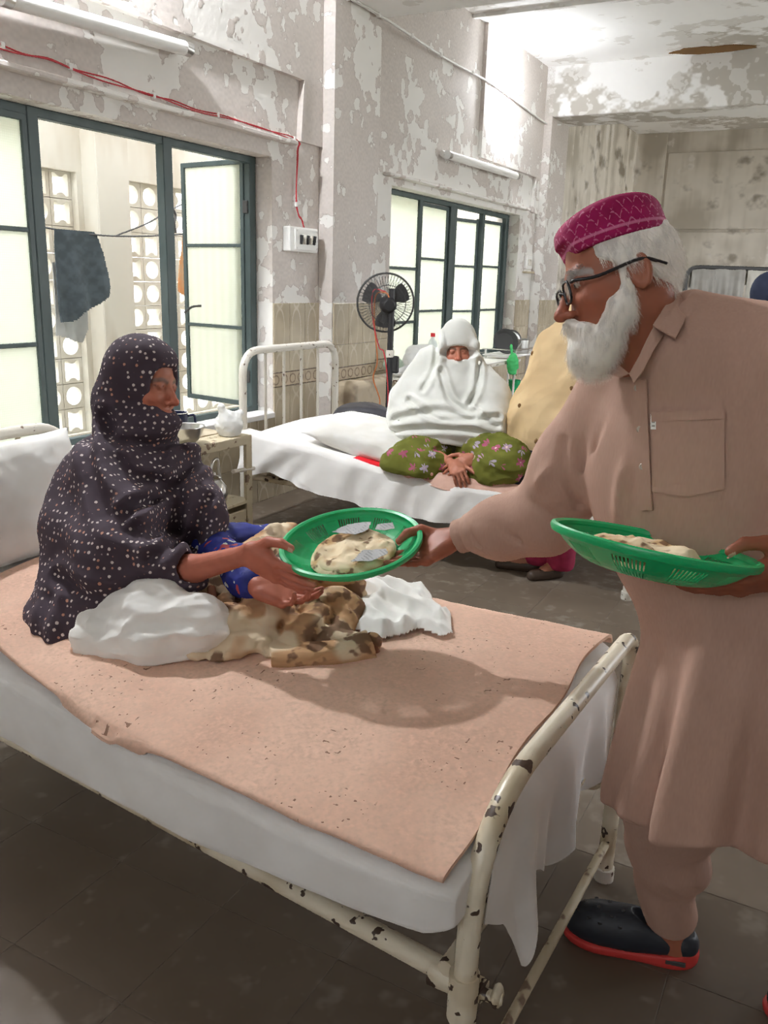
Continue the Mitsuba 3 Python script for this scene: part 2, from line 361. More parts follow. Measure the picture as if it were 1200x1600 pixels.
put('floor__far_tiles', cat(*_rest), 'm_floor'); labels['floor__far_tiles'] = {'kind': 'stuff'}
# left wall with its two window openings, raised bands, pilasters
def wall_with_holes(x0, x1, y0, y1, z0, z1, holes):
    p = sg.Polygon([(y0, z0), (y1, z0), (y1, z1), (y0, z1)], [[(a, c), (b, c), (b, d), (a, d)] for a, b, c, d in holes])
    return prism(p, x1 - x0, frame4((x0, 0, 0), (0, 1, 0), (0, 0, 1), (1, 0, 0)))
def band(pts, th, x=XW):
    return prism(pts, th + 0.01, frame4((x - 0.01, 0, 0), (0, 1, 0), (0, 0, 1), (1, 0, 0)))
struct('wall_left', cat(wall_with_holes(XO, XW, -3.2, 15.0, 0, CEIL, [W1, W2]),
                        band([(1.0, 2.77), (5.155, 2.77), (5.125, 2.38), (5.4, 2.38), (5.4, CEIL), (1.0, CEIL)], 0.028),
                        band([(8.24, 2.69), (9.89, 2.69), (9.87, 2.3), (10.06, 2.3), (10.06, CEIL), (8.24, CEIL)], 0.028)), 'm_wall')
k = put('wall_left__moulding', cat(band([(1.0, 2.755), (5.16, 2.755), (5.16, 2.78), (1.0, 2.78)], 0.04), band([(5.108, 2.38), (5.126, 2.38), (5.165, 2.78), (5.147, 2.78)], 0.04)), 'm_wall')
put('wall_left__moulding', cat(band([(8.225, 2.68), (9.90, 2.68), (9.90, 2.705), (8.225, 2.705)], 0.04), band([(9.86, 2.31), (9.88, 2.31), (9.90, 2.70), (9.88, 2.70)], 0.04), band([(8.225, 2.69), (8.25, 2.69), (8.25, CEIL), (8.225, CEIL)], 0.04)), 'm_wall')
put('wall_left__lintel_ledge', span(XW - 0.01, XW + 0.06, 1.0, 5.05, 2.345, 2.372, 0.006), 'm_wall')
put('wall_left__lintel_ledge', span(XW - 0.01, XW + 0.07, 6.33, 9.70, 2.305, 2.33, 0.006), 'm_wall')
for y0, y1 in ((5.40, 6.04), (10.05, 10.70)):
    put('wall_left__pilaster', span(XW - 0.02, XP, y0, y1, 0, CEIL, 0.006), 'm_wall')
for y0, y1 in ((5.40, 6.04), (10.05, 10.70)):
    struct('ceiling_beam', span(XW - 0.1, 3.6, y0, y1, 3.33, CEIL + 0.02, 0.01), 'm_ceiling')
_c = span(-3.8, 3.6, -3.2, 15.0, CEIL, CEIL + 0.1)
struct('ceiling', cat(_c, span(XW, 3.6, 7.93, 7.98, CEIL - 0.035, CEIL + 0.01, 0.004)), 'm_ceiling')
rng = np.random.default_rng(3)
_g = np.linspace(0, 2 * np.pi, 26)[:-1]
_hole = [(-1.67 + 0.40 * np.cos(t) * (0.85 + 0.25 * rng.random()), 9.93 + 0.13 * np.sin(t) * (0.7 + 0.6 * rng.random()) + 0.03 * np.cos(t)) for t in _g]
put('ceiling__rusted_patch', prism(sg.Polygon(_hole), 0.012, frame4((0, 0, CEIL - 0.010), (1, 0, 0), (0, 1, 0), (0, 0, 1))), 'm_brown_rust', label='rust-brown bare patch where the plaster fell off')
struct('wall_back', cat(span(-3.8, 3.6, 14.7, 14.9, 0, CEIL)), 'm_grime')
for x0, x1, z0, z1 in ((-3.45, -2.98, 0, CEIL), (-2.94, 0.2, 2.42, 3.55), (-2.94, 0.2, 0.9, 2.38)):
    put('wall_back__panel', span(x0, x1, 14.66, 14.72, z0, z1, 0.008), 'm_grime')
put('wall_left__stained_bay', span(XW - 0.01, XW + 0.012, 10.71, 14.66, 0.0, CEIL - 0.01), 'm_grime')
# the unseen right and rear walls, with the openings that let daylight in
_h = [(5.0, 9.7, 0.8, 3.2), (10.9, 14.3, 0.4, 3.4)]
struct('wall_right', wall_with_holes(3.5, 3.7, -3.2, 15.0, 0, CEIL, _h), 'm_wall')
_p = sg.Polygon([(-3.8, 0), (3.7, 0), (3.7, CEIL), (-3.8, CEIL)], [[(-2.2, 2.2), (1.0, 2.2), (1.0, 3.3), (-2.2, 3.3)]])
struct('wall_rear', prism(_p, 0.2, frame4((0, -3.0, 0), (1, 0, 0), (0, 0, 1), (0, -1, 0))), 'm_grime')
# glazed tiles of the dado, a border course at 0.82
_tk = put('wall_left__tile', box((0, 0, 0), (0.012, 0.197, 0.297), 0.002), 'm_glazed_tile'); _bk = put('wall_left__border_tile', box((0, 0, 0), (0.018, 0.197, 0.097), 0.003), 'm_border_tile')
_first = {}
def lay(kind, x, y, z, w, h):
    like = _tk if kind == 'tile' else _bk
    M = T().translate([x, y, z]).scale([1, w / 0.2, h / (0.30 if kind == 'tile' else 0.10)])
    if kind not in _first: _first[kind] = 1; scene[like]['to_world'] = M
    else: copy('wall_left__' + kind, like, M)
def dado(x, y0, y1, ztop, border=True):
    n = max(1, round((y1 - y0) / 0.2)); w = (y1 - y0) / n
    for i in range(n):
        y = y0 + (i + 0.5) * w; z = ztop
        while z > 0.02:
            h = 0.30
            if border and z > 0.88: lo = max(0.87, z - 0.30)
            elif border and z > 0.80: lo = 0.77
            else: lo = max(0.0, z - 0.30)
            kind = 'border_tile' if border and abs(z - 0.87) < 1e-6 else 'tile'
            lay(kind, x, y, (z + lo) / 2, w, z - lo); z = lo
dado(XW + 0.005, 4.83, 5.40, 1.335)
dado(XP + 0.005, 5.405, 6.04, 1.335)
dado(XW + 0.005, 6.04, 6.48, 1.335)
dado(XW + 0.005, 2.45, 4.83, 0.57, False)
dado(XW + 0.005, 9.56, 10.04, 1.335)
dado(XP + 0.005, 10.06, 10.68, 1.335)
put('wall_left__low_dado', cat(span(XW - 0.01, XW + 0.008, 6.48, 9.54, 0, 0.70), span(XW - 0.01, XW + 0.012, 10.7, 14.6, 0, 1.33)), 'm_glazed_tile')
put('wall_left__window_sill', span(XO - 0.03, XW + 0.02, 2.0, 4.83, 0.565, 0.605, 0.006), 'm_white_paint')
put('wall_left__window_sill', span(XO - 0.03, XW + 0.02, 6.44, 9.56, 0.685, 0.725, 0.006), 'm_white_paint')
for y in (5.405,):   # pale strip on the near edge of the pilaster
    put('wall_left__pilaster_edge', span(XW + 0.002, XP, y - 0.012, y + 0.004, 0, CEIL - 0.52), 'm_wall')

# ------------------------------------------------------------------ steel windows
FX = -3.60
def bar(y0, y1, z0, z1, d=0.05, x=FX): return span(x - d / 2, x + d / 2, y0, y1, z0, z1, 0.004)
def leaf(M, w, h, rows, key, th=0.03, b=0.032):
    """A window leaf in its own plane: hinge at the origin, along +y, with its panes."""
    ms = [span(-th / 2, th / 2, 0, w, 0, b, .003), span(-th / 2, th / 2, 0, w, h - b, h, .003), span(-th / 2, th / 2, 0, b, 0, h, .003), span(-th / 2, th / 2, w - b, w, 0, h, .003)]
    zs = [b] + [h * r for r in rows] + [h - b]
    for r in rows: ms.append(span(-th / 2.4, th / 2.4, b, w - b, h * r - 0.011, h * r + 0.011, .003))
    lf = put(key + '__casement', cat(*ms), 'm_green_frame', M=M)
    for a, c in zip(zs[:-1], zs[1:]):
        put(lf + '__pane', span(-0.0005, 0.0005, b - 0.004, w - b + 0.004, a, c), 'm_frost', M=M)
def plain_pane(key, y0, y1, z0, z1, x=FX):
    put(key + '__pane', span(x - 0.0005, x + 0.0005, y0, y1, z0, z1), 'm_frost')
y0, y1, z0, z1 = W1
k = struct('window_1', cat(bar(y0, y1, z1 - 0.045, z1), bar(y0, y1, z0, z0 + 0.04), bar(y0, y0 + 0.045, z0, z1), bar(y1 - 0.07, y1 - 0.005, z0, z1),
    bar(3.035, 3.10, z0, z1, 0.06), bar(3.955, 4.03, z0, z1, 0.06)), 'm_green_frame')
leaf(T().translate([FX + 0.012, 2.10, z0 + 0.03]), 0.935, z1 - z0 - 0.07, (0.325, 0.67), k)
leaf(T().translate([FX - 0.02, 4.765, z0 + 0.035]).rotate([0, 0, 1], 82), 0.60, 1.60, (0.33, 0.665), k)
put(k + '__handle', tube(curve([A(-3.95, 4.70, 1.30), A(-4.0, 4.66, 1.29), A(-4.06, 4.655, 1.25)], 5), 0.008), 'm_dark_metal')
put(k + '__hinge', span(FX - 0.03, FX + 0.01, 4.75, 4.78, 0.80, 0.88, .003), 'm_dark_metal'); put(k + '__hinge', span(FX - 0.03, FX + 0.01, 4.75, 4.78, 1.90, 1.98, .003), 'm_dark_metal')
y0, y1, z0, z1 = W2
k = struct('window_2', cat(bar(y0, y1, z1 - 0.045, z1), bar(y0, y1, z0, z0 + 0.04), bar(y0, y0 + 0.03, z0, z1), bar(y1 - 0.09, y1, z0, z1),
    bar(7.27, 7.33, z0, z1), bar(7.95, 8.10, z0, z1), bar(8.77, 8.83, z0, z1), bar(y0, 7.3, 1.60, 1.625, 0.03), bar(y0, 7.3, 1.13, 1.155, 0.03)), 'm_green_frame')
for a, b in ((0.76, 1.13), (1.155, 1.60), (1.625, 2.205)): plain_pane(k, 6.51, 7.27, a, b)
leaf(T().translate([FX - 0.01, 7.335, z0 + 0.04]), 0.61, 1.44, (0.33, 0.66), k)
leaf(T().translate([FX - 0.03, 8.77, z0 + 0.04]).rotate([0, 0, 1], 168), 0.66, 1.38, (0.33, 0.66), k)
leaf(T().translate([FX - 0.02, 9.43, z0 + 0.04]).rotate([0, 0, 1], 176), 0.60, 1.40, (0.33, 0.66), k)

# ------------------------------------------------------------------ the veranda outside
XV = -4.85
struct('veranda_floor', span(XV - 0.3, XO, -1.5, 12.5, -0.1, 0.02), 'm_concrete')
JALI = [(2.6, 4.50), (4.98, 6.86), (7.34, 9.2), (9.7, 11.5)]; JZ0, JZ1 = 0.36, 2.16
struct('wall_outer', wall_with_holes(XV - 0.15, XV, -1.5, 12.5, 0, 3.2, [(a, b, JZ0, JZ1) for a, b in JALI]), 'm_veranda')
for a, b in zip([j[1] for j in JALI[:-1]], [j[0] for j in JALI[1:]]):
    put('wall_outer__column', span(XV - 0.02, XV + 0.14, a + 0.05, b - 0.12, 0.0, 3.2, 0.008), 'm_veranda')
SB = 0.18
_sq = sg.box(-SB / 2, -SB / 2, SB / 2, SB / 2).buffer(-0.002)
_round = _sq.difference(sg.Point(0, 0).buffer(0.066, 12))
_hg = _sq.difference(sg.box(-0.062, -0.072, 0.062, 0.072).difference(sg.Point(0, 0.092).buffer(0.042, 10)).difference(sg.Point(0, -0.092).buffer(0.042, 10)))
_hv = _sq.difference(sg.box(-0.072, -0.062, 0.072, 0.062).difference(sg.Point(0.092, 0).buffer(0.042, 10)).difference(sg.Point(-0.092, 0).buffer(0.042, 10)))
_blk = [put('wall_outer__screen_block', prism(s, 0.07, frame4((-0.035, 0, 0), (0, 1, 0), (0, 0, 1), (1, 0, 0))), 'm_veranda') for s in (_round, _hg, _hv)]
_kinds = rng.permutation([0, 0, 0, 0, 1, 1, 1, 2] * 80); _q, _used = 0, set(); _far = []
for ji, (a, b) in enumerate(JALI):
    n = int((b - a) / SB + 0.01)
    for i in range(n):
        for j in range(10):
            M = T().translate([XV - 0.09, a + (i + 0.5) * (b - a) / n, JZ0 + (j + 0.5) * SB]).scale([1, (b - a) / n / SB, 1])
            kd = int(_kinds[_q]); _q += 1
            if ji > 1 or (ji == 0 and i < 5):
                m = prism((_round, _hg, _hv)[kd], 0.07, frame4((-0.035, 0, 0), (0, 1, 0), (0, 0, 1), (1, 0, 0))); m.apply_transform(np.array(M.matrix)); _far.append(m); continue
            if kd not in _used: _used.add(kd); scene[_blk[kd]]['to_world'] = M
            else: copy('wall_outer__screen_block', _blk[kd], M)
put('wall_outer__hidden_screen_blocks', cat(*_far), 'm_veranda'); labels['wall_outer__hidden_screen_blocks'] = {'kind': 'stuff'}
# washing on a line
_l = curve([A(-3.70, 2.6, 1.82), A(-4.40, 3.7, 1.765), A(-4.42, 4.35, 1.735), A(-4.45, 5.2, 1.80), A(-4.5, 6.3, 1.95), A(-4.70, 7.05, 2.05)], 8)
k = thing('clothesline', 'thin rope strung across the veranda, seen through the open window', 'rope')
put(k, tube(_l, 0.006, 6), 'm_dark_metal')
put(k + '__loose_end', cat(tube(curve([A(-4.42, 4.40, 1.735), A(-4.46, 4.75, 1.84), A(-4.52, 5.05, 1.95), A(-4.6, 5.3, 2.02)], 6), 0.005, 6),
    tube(curve([A(-4.56, 5.1, 2.0), A(-4.56, 5.16, 1.93), A(-4.54, 5.12, 1.87), A(-4.54, 5.13, 1.80)], 5), 0.01, 6)), 'm_dark_metal')
# ------------------------------------------------------------------ things on the left wall
mat('tube_glass', (0.80, 0.79, 0.76), 0.25)
def tube_light(y0, y1, z0, z1, x, label):
    k = thing('tube_light', label, 'light')
    a, b = A(x, y0, z0), A(x, y1, z1)
    put(k + '__batten', cat(tube(np.array([a + (-.05, 0, .01), b + (-.05, 0, .01)]), 0.03, 4), box(a + (-0.03, .03, 0), (0.06, .03, .05), .006), box(b + (-0.03, -.03, 0), (0.06, .03, .05), .006)), 'm_white_plastic')
    put(k + '__tube', tube(np.array([a + (0, .03, 0), b + (0, -.03, 0)]), 0.036, 20), 'm_tube_glass', smooth=40)
    put(k + '__cap', cat(tube(np.array([a, a + (0, .05, 0)]), 0.037, 18)), 'm_steel', smooth=40)
    put(k + '__cap', cat(tube(np.array([b + (0, -.05, 0), b]), 0.037, 18)), 'm_steel', smooth=40)
tube_light(2.76, 3.95, 2.605, 2.665, -3.355, 'unlit fluorescent tube light above the open left window')
tube_light(7.33, 9.12, 2.585, 2.605, -3.36, 'unlit fluorescent tube light above the farther window')
k = thing('red_wire', 'twisted red wire clipped along the ledge and down to the switchboard', 'wire')
_w = [A(-3.435, 1.2, 2.50), A(-3.435, 2.1, 2.47), A(-3.435, 2.817, 2.438), A(-3.43, 3.186, 2.432), A(-3.43, 3.744, 2.408), A(-3.43, 4.27, 2.402), A(-3.425, 5.05, 2.385), A(-3.42, 5.075, 2.30), A(-3.43, 5.08, 1.98), A(-3.42, 5.12, 1.90), A(-3.42, 5.165, 1.835)]
_wc = curve(_w, 14); _s = np.arange(len(_wc))
put(k, tube(_wc + np.stack([0 * _s, 0 * _s, 0.006 * np.sin(_s * 0.55)], 1), 0.0036, 6), 'm_red_wire', smooth=60)
put(k + '__second_strand', tube(_wc + np.stack([0.004 + 0 * _s, 0.005 * np.sin(_s * .4), -0.008 + 0.008 * np.sin(_s * 0.33 + 2)], 1), 0.0036, 6), 'm_red_wire', smooth=60)
for i in (28, 42, 56, 70, 84, 112): put(k + '__clip', box(_wc[min(i, len(_wc) - 1)], (0.016, 0.022, 0.03), 0.003), 'm_white_plastic')
k = thing('switchboard', 'white switchboard with a row of black switches below the red wire', 'switchboard')
put(k + '__box', span(XW - 0.005, XW + 0.055, 4.955, 5.30, 1.675, 1.835, 0.006), 'm_white_plastic')
put(k + '__plate', span(XW + 0.05, XW + 0.062, 5.01, 5.29, 1.685, 1.825, 0.004), 'm_white_plastic')
for i in range(5): put(k + '__switch', box((XW + 0.068, 5.075 + i * 0.040, 1.755), (0.02, 0.020, 0.06), 0.004, rotm([0, 1, 0], 8)), 'm_black_plastic' if i % 2 == 0 else 'm_old_white')
for y in (5.03, 5.275):
    for z in (1.70, 1.81): put(k + '__screw', box((XW + 0.064, y, z), (0.004, 0.012, 0.012), .002), 'm_steel')
k = thing('socket_plate', 'small wall socket beside the far window with a grimy mark below', 'socket')
put(k, span(XW - 0.005, XW + 0.03, 9.78, 9.98, 1.68, 1.83, 0.006), 'm_white_plastic')
put(k + '__rocker', span(XW + 0.028, XW + 0.042, 9.83, 9.93, 1.72, 1.79, 0.004), 'm_old_white'); put(k + '__bracket', span(XW - 0.005, XW + 0.05, 9.74, 10.02, 1.635, 1.655, 0.003), 'm_rusty')
k = thing('bulb_cable', 'white electric cable strung along the upper wall to the glowing bulb', 'cable')
_c = curve([A(-3.40, 4.2, 3.30), A(-3.40, 5.0, 3.335), A(-3.30, 5.5, 3.32), A(-3.30, 6.1, 3.32), A(-3.40, 7.319, 3.345), A(-3.40, 8.515, 3.35), A(-3.40, 10.0, 3.27), A(-3.31, 10.3, 3.29)], 8)
put(k, tube(_c, 0.011, 8), 'm_white_wire', smooth=60)
for i in (10, 16, 22, 27, 31, 36, 41): put(k + '__clip', box(_c[i], (0.03, 0.02, 0.035), 0.004), 'm_white_plastic')
scene['m_lamp'] = {'type': 'diffuse', 'reflectance': {'type': 'rgb', 'value': [0.8, 0.8, 0.8]}}
def bulb(c, label, r, power):
    c = A(*c); k = thing('light_bulb', label, 'light bulb')
    prof = [(0.001, 0.0)] + [(0.045 * (0.55 + 0.45 * math.sin(t * 3.1)) if t < 0.5 else 0.06 * math.cos((t - 0.5) * 3.05) + 0.001, 0.13 * t) for t in np.linspace(0, 1, 12)]
    M = frame4(c + (0.03, 0, 0), (0, 1, 0), (0, 0, -1), (1, 0, 0)) if False else frame4(c, (0, 1, 0), (0, 0, 1), (1, 0, 0))
    put(k + '__holder', lathe([(0.001, -0.10), (0.055, -0.10), (0.055, -0.085), (0.03, -0.075), (0.026, 0.0), (0.001, 0.0)], 20, M), 'm_white_plastic', smooth=40)
    m = lathe([(0.001, -0.002), (0.018, 0.0), (0.024, 0.02), (0.045, 0.05), (0.055, 0.08), (0.048, 0.11), (0.03, 0.125), (0.001, 0.13)], 20, np.asarray(M) @ np.diag([r / .055, r / .055, 1, 1]))
    g = put(k + '__globe', m, 'm_lamp', smooth=True)
    scene[g]['emitter'] = {'type': 'area', 'radiance': {'type': 'rgb', 'value': [power * x for x in (0.92, 0.96, 1.0)]}}
bulb((-3.34, 8.72, 3.37), 'glowing white bulb high on the wall above the farther window', 0.06, BULB_POWER * 2.2)
bulb((-3.26, 2.55, 3.62), 'glowing white bulb high on the wall above the left window', 0.06, BULB_POWER * 18)
# ------------------------------------------------------------------ beds
def lerp(xs, ys):
    o = np.argsort(xs); xs, ys = np.asarray(xs, float)[o], np.asarray(ys, float)[o]
    return lambda x: np.interp(x, xs, ys)
def bent(pts, r, n=10, rad=0.16, sides=14):
    """A pipe through corner points, its corners rounded with radius rad."""
    p = [np.asarray(q, float) for q in pts]; out = [p[0]]
    for i, (a, b, c) in enumerate(zip(p[:-2], p[1:-1], p[2:])):
        u, v = unit(a - b), unit(c - b); t = min(rad[i] if isinstance(rad, tuple) else rad, 0.49 * np.linalg.norm(a - b), 0.49 * np.linalg.norm(c - b))
        s, e = b + u * t, b + v * t
        out += [(1 - k) ** 2 * s + 2 * k * (1 - k) * b + k * k * e for k in np.linspace(0, 1, n)]
    out.append(p[-1]); return tube(np.array(out), r, sides)
def mattress(x0, x1, yn, yf, zn, zf, zb, key, m, n=70, bulge=0.03, seed=1):
    """Lofted block from head x0 to foot x1; near and far edges, top at both, underside: functions of x."""
    xs = np.concatenate([[x0], x0 + (x1 - x0) * (0.5 - 0.5 * np.cos(np.linspace(0.06, np.pi - 0.06, n))), [x1]]); R = []
    g = np.linspace(0, 2 * np.pi, 73)[:-1]
    for i, x in enumerate(xs):
        a, b, zt0, zt1, zl = yn(x), yf(x), zn(x), zf(x), zb(x)
        k = min(1.0, math.sqrt(max(0.0, min(x - x0, x1 - x)) / 0.05)) if 0 < i < len(xs) - 1 else 0.0
        c, s = np.cos(g), np.sin(g); e = 0.28
        yy = np.sign(c) * np.abs(c) ** e; zz = np.sign(s) * np.abs(s) ** e
        y = (a + b) / 2 - yy * (b - a) / 2 * (0.97 + 0.03 * k); w = (y - a) / (b - a)
        zt = zt0 + (zt1 - zt0) * w + 0.02 * np.sin(np.clip(w, 0, 1) * np.pi)
        zc, zh = (zt + zl) / 2, (zt - zl) / 2 * (0.55 + 0.45 * k)
        R.append(np.stack([np.full_like(y, x), y, zc + zz * zh], 1))
    P = np.array(R); V = P.reshape(-1, 3); k = len(g)
    i, j = np.meshgrid(np.arange(len(xs) - 1), np.arange(k), indexing='ij'); j2 = (j + 1) % k
    F = np.vstack([np.stack([i * k + j, (i + 1) * k + j2, i * k + j2], -1).reshape(-1, 3), np.stack([i * k + j, (i + 1) * k + j, (i + 1) * k + j2], -1).reshape(-1, 3)])
    c0, c1 = len(V), len(V) + 1; V = np.vstack([V, P[0].mean(0), P[-1].mean(0)]); jj = np.arange(k)
    F = np.vstack([F, np.stack([jj * 0 + c0, jj, (jj + 1) % k], 1), np.stack([jj * 0 + c1, (len(xs) - 1) * k + (jj + 1) % k, (len(xs) - 1) * k + jj], 1)])
    V[:, 1] += 0.004 * (meshkit.fbm(V * 6, 3, seed) - 0.5) * 4; V[:, 2] += 0.005 * (meshkit.fbm(V * 5 + 7, 3, seed) - 0.5) * 2
    return put(key, trimesh.Trimesh(V, F, process=False), m, smooth=50)
def pillow(c, ax, ay, az, L, W, H, seed=0, n=46):
    u, v = np.meshgrid(np.linspace(-1, 1, n), np.linspace(-1, 1, n), indexing='ij')
    pinch = 1 - 0.07 * (1 - np.abs(v) ** 2) * np.abs(u) ** 6, 1 - 0.07 * (1 - np.abs(u) ** 2) * np.abs(v) ** 6
    th = np.clip((1 - np.abs(u) ** 3.2), 0, 1) ** 0.55 * np.clip(1 - np.abs(v) ** 3.2, 0, 1) ** 0.55
    V = []
    for s in (1, -1):
        p = np.asarray(c) + (u * pinch[0] * L / 2)[..., None] * ax + (v * pinch[1] * W / 2)[..., None] * ay
        wr = meshkit.fbm(np.stack([u * 2.2, v * 2.2, 0 * u + s * 3 + seed], -1), 4, seed) - 0.5
        edge = np.maximum(np.abs(u), np.abs(v)) ** 3
        h = th * (H / 2 * (1.0 if s > 0 else 0.75)) + wr * 0.05 * (0.35 + edge) * (th > 0) * th ** 0.3
        V.append((p + (s * h)[..., None] * az).reshape(-1, 3))
    F = np.vstack([grid_faces(n, n), grid_faces(n, n, n * n)[:, ::-1]])
    m = trimesh.Trimesh(np.vstack(V), F, process=False); m.merge_vertices(); return m

# bed in front: its foot rail nearest to the lens
k = B1 = thing('hospital_bed', 'chipped cream iron bed in front, under the pink blanket', 'bed')
put(k + '__foot_rail', bent([(-.425, 1.145, 0.02), (-.42, 1.15, .655), (-.378, 2.10, .655), (-.365, 1.985, .02)], 0.0205, 14, (0.24, 0.10)), 'm_old_paint', smooth=60)
put(k + '__cross_bar', tube(np.array([A(-.405, 1.15, .09), A(-.37, 1.985, .10)]), 0.0115, 10), 'm_rusty', smooth=60)
put(k + '__cross_bar', tube(np.array([A(-.46, 1.15, .345), A(-.42, 1.985, .345)]), 0.016, 10), 'm_old_paint', smooth=60)
for y, y2 in ((1.185, 1.40), (1.96, 2.08)): put(k + '__side_rail', tube(np.array([A(-.40, y, .297), A(-2.36, y2, .30)]), 0.021, 14), 'm_old_paint', smooth=60)
def fitting(y, s):
    return [tube(np.array([A(-.425, 1.15 if s < 0 else 1.985, .26), A(-.425, 1.15 if s < 0 else 1.985, .355)]), 0.027, 12), tube(np.array([A(-.50, y, .297), A(-.44, y, .297)]), 0.027, 12),
            tube(np.array([A(-.425, y - 0.01, .297), A(-.365, y, .297)]), 0.011, 8), box((-.375, y, .30), (.016, .036, .036), .006, rotm([1, 0, 0], 20))]
for y, s in ((1.185, -1), (1.96, 1)): put(k + '__corner_fitting', cat(*fitting(y, s)), 'm_old_paint', smooth=50)
for x, y in ((-.425, 1.145), (-.365, 1.985)): put(k + '__foot_cap', tube(np.array([A(x, y, 0.0), A(x, y, .035)]), 0.026, 12), 'm_old_white', smooth=50)
put(k + '__head_rail', bent([(-2.38, 1.37, 0), (-2.38, 1.37, .985), (-2.38, 2.10, .985), (-2.38, 2.10, 0)], 0.02, 12, 0.16), 'm_old_white', smooth=60)
for i in range(5): put(k + '__head_rod', tube(np.array([A(-2.38, 1.44 + i * 0.15, .34), A(-2.38, 1.44 + i * 0.15, .975)]), 0.009, 8), 'm_rusty', smooth=60)
put(k + '__cross_bar', tube(np.array([A(-2.38, 1.37, .34), A(-2.38, 2.10, .34)]), 0.014, 10), 'm_old_paint', smooth=60)
M1 = dict(yn=lerp([-.42, -.6, -1.0, -1.4, -1.8, -2.3], [1.075, 1.07, 1.105, 1.185, 1.255, 1.31]), yf=lerp([-.42, -2.3], [2.14, 2.06]),
          zn=lerp([-.42, -2.3], [.572, .575]), zf=lerp([-.42, -1.2, -2.3], [.62, .63, .62]), zb=lerp([-.42, -.8, -1.4, -1.8, -2.3], [.455, .425, .36, .335, .32]))
k = thing('mattress', 'thick mattress wrapped in a white sheet on the bed in front', 'mattress')
mattress(-2.33, -.425, key=k, m='m_sheet', **M1)
ys = np.linspace(1.19, 2.06, 90); ts = np.linspace(0, 1, 24)
hem = lerp([1.18, 1.24, 1.30, 1.35, 1.42, 1.51, 1.58, 1.72, 1.76, 1.86, 1.92, 2.06], [.44, .40, .26, .30, .36, .33, .30, .285, .31, .32, .33, .32])(ys)
G = np.zeros((24, 90, 3))
for a, t in enumerate(ts):
    G[a, :, 1] = ys + 0.015 * t * np.sin(ys * 31); G[a, :, 2] = .585 + (hem - .585) * t + 0.006 * t * np.sin(ys * 70)
    G[a, :, 0] = -.432 + 0.035 * np.sin(min(t * 4, 1) * np.pi / 2) + 0.016 * t * np.sin(ys * 23 + 1) + 0.012 * t * np.sin(ys * 47) + 0.05 * t * t * np.exp(-((ys - 1.31) / 0.05) ** 2)
put(k + '__hanging_sheet', sheet(G, 0.002), 'm_sheet', smooth=50)
# the pink wool blanket
def bed_top(x, y):
    a, b = M1['yn'](x), M1['yf'](x); w = (y - a) / (b - a)
    e = np.clip(1 - np.abs(2 * np.clip(w, -.2, 1.2) - 1) ** 8, 0, 1) ** 0.3
    return M1['zn'](x) + (M1['zf'](x) - M1['zn'](x)) * w + 0.02 * np.sin(np.clip(w, 0, 1) * np.pi) - 0.04 * (1 - e)
nx, ny = 150, 110
bx = np.linspace(-2.12, -.447, nx); BN = lerp([-.44, -.6, -.746, -.99, -1.26, -1.52, -1.7, -1.85, -2.12], [1.08, 1.083, 1.092, 1.118, 1.145, 1.215, 1.262, 1.28, 1.33]); BF = lerp([-.44, -.7, -2.12], [2.145, 2.125, 2.075])
G = np.zeros((nx, ny, 3)); V = np.linspace(0, 1, ny)
for i, x in enumerate(bx):
    y = BN(x) + (BF(x) - BN(x)) * V
    G[i, :, 0] = x + 0.008 * np.sin(V * 14) * np.clip((x + 0.6) / 0.15, 0, 1); G[i, :, 1] = y
    q = np.stack([G[i, :, 0] * 3.2, y * 3.2, 0 * y], -1)
    fine = meshkit.fbm(np.stack([x * 14 + 0 * y, y * 9, 0 * y + 4], -1), 3, 5) - 0.5
    curl = 0.03 * np.exp(-((x + 1.78) / 0.05) ** 2) * np.exp(-V / 0.05)
    G[i, :, 2] = bed_top(x, y) + 0.014 + 0.012 * np.exp(-V / .06) + 0.016 * (meshkit.fbm(q, 3, 2) - 0.35) + 0.008 * fine + curl
m = sheet(G, 0.009)
if m.face_normals[0][2] < 0 and False: m.invert()
k = thing('wool_blanket', 'pink wool blanket spread over the bed in front', 'blanket')
put(k, m, 'm_blanket', smooth=60)
k = thing('pillow', 'white pillow propped against the headboard behind the woman in the dark shawl', 'pillow')
put(k, pillow(A(-2.235, 1.70, .80), A(0, 1, 0), unit(A(-.22, 0, 1)), unit(A(1, 0, .22)), .62, .40, .17, 3), 'm_pillowcase', smooth=60)

# bed behind, head to the wall
k = B2 = thing('hospital_bed', 'white iron bed by the wall where the woman in white sits', 'bed')
HX, HN, HF = -3.17, 4.13, 5.19
put(k + '__head_rail', bent([(HX, HN, 0), (HX, HN, 1.072), (HX, HF, 1.072), (HX, HF, 0)], 0.024, 12, 0.16), 'm_old_white', smooth=60)
for i in range(4): put(k + '__head_rod', tube(np.array([A(HX, 4.36 + i * 0.2, .33), A(HX, 4.36 + i * 0.2, 1.065)]), 0.0095, 8), 'm_old_white', smooth=60)
put(k + '__cross_bar', tube(np.array([A(HX, HN, .33), A(HX, HF, .33)]), 0.014, 10), 'm_old_paint', smooth=60)
for y in (HN + 0.02, HF - 0.02): put(k + '__side_rail', tube(np.array([A(HX, y, .315), A(-.82, y, .315)]), 0.022, 12), 'm_old_paint', smooth=60)
put(k + '__slat_frame', cat(*[span(x - .02, x + .02, HN + .03, HF - .03, .325, .345) for x in np.linspace(-3.0, -1.0, 8)]), 'm_rusty')
put(k + '__foot_rail', bent([(-.80, HN, 0), (-.80, HN, .62), (-.80, HF, .62), (-.80, HF, 0)], 0.022, 10, 0.16), 'm_old_white', smooth=60)
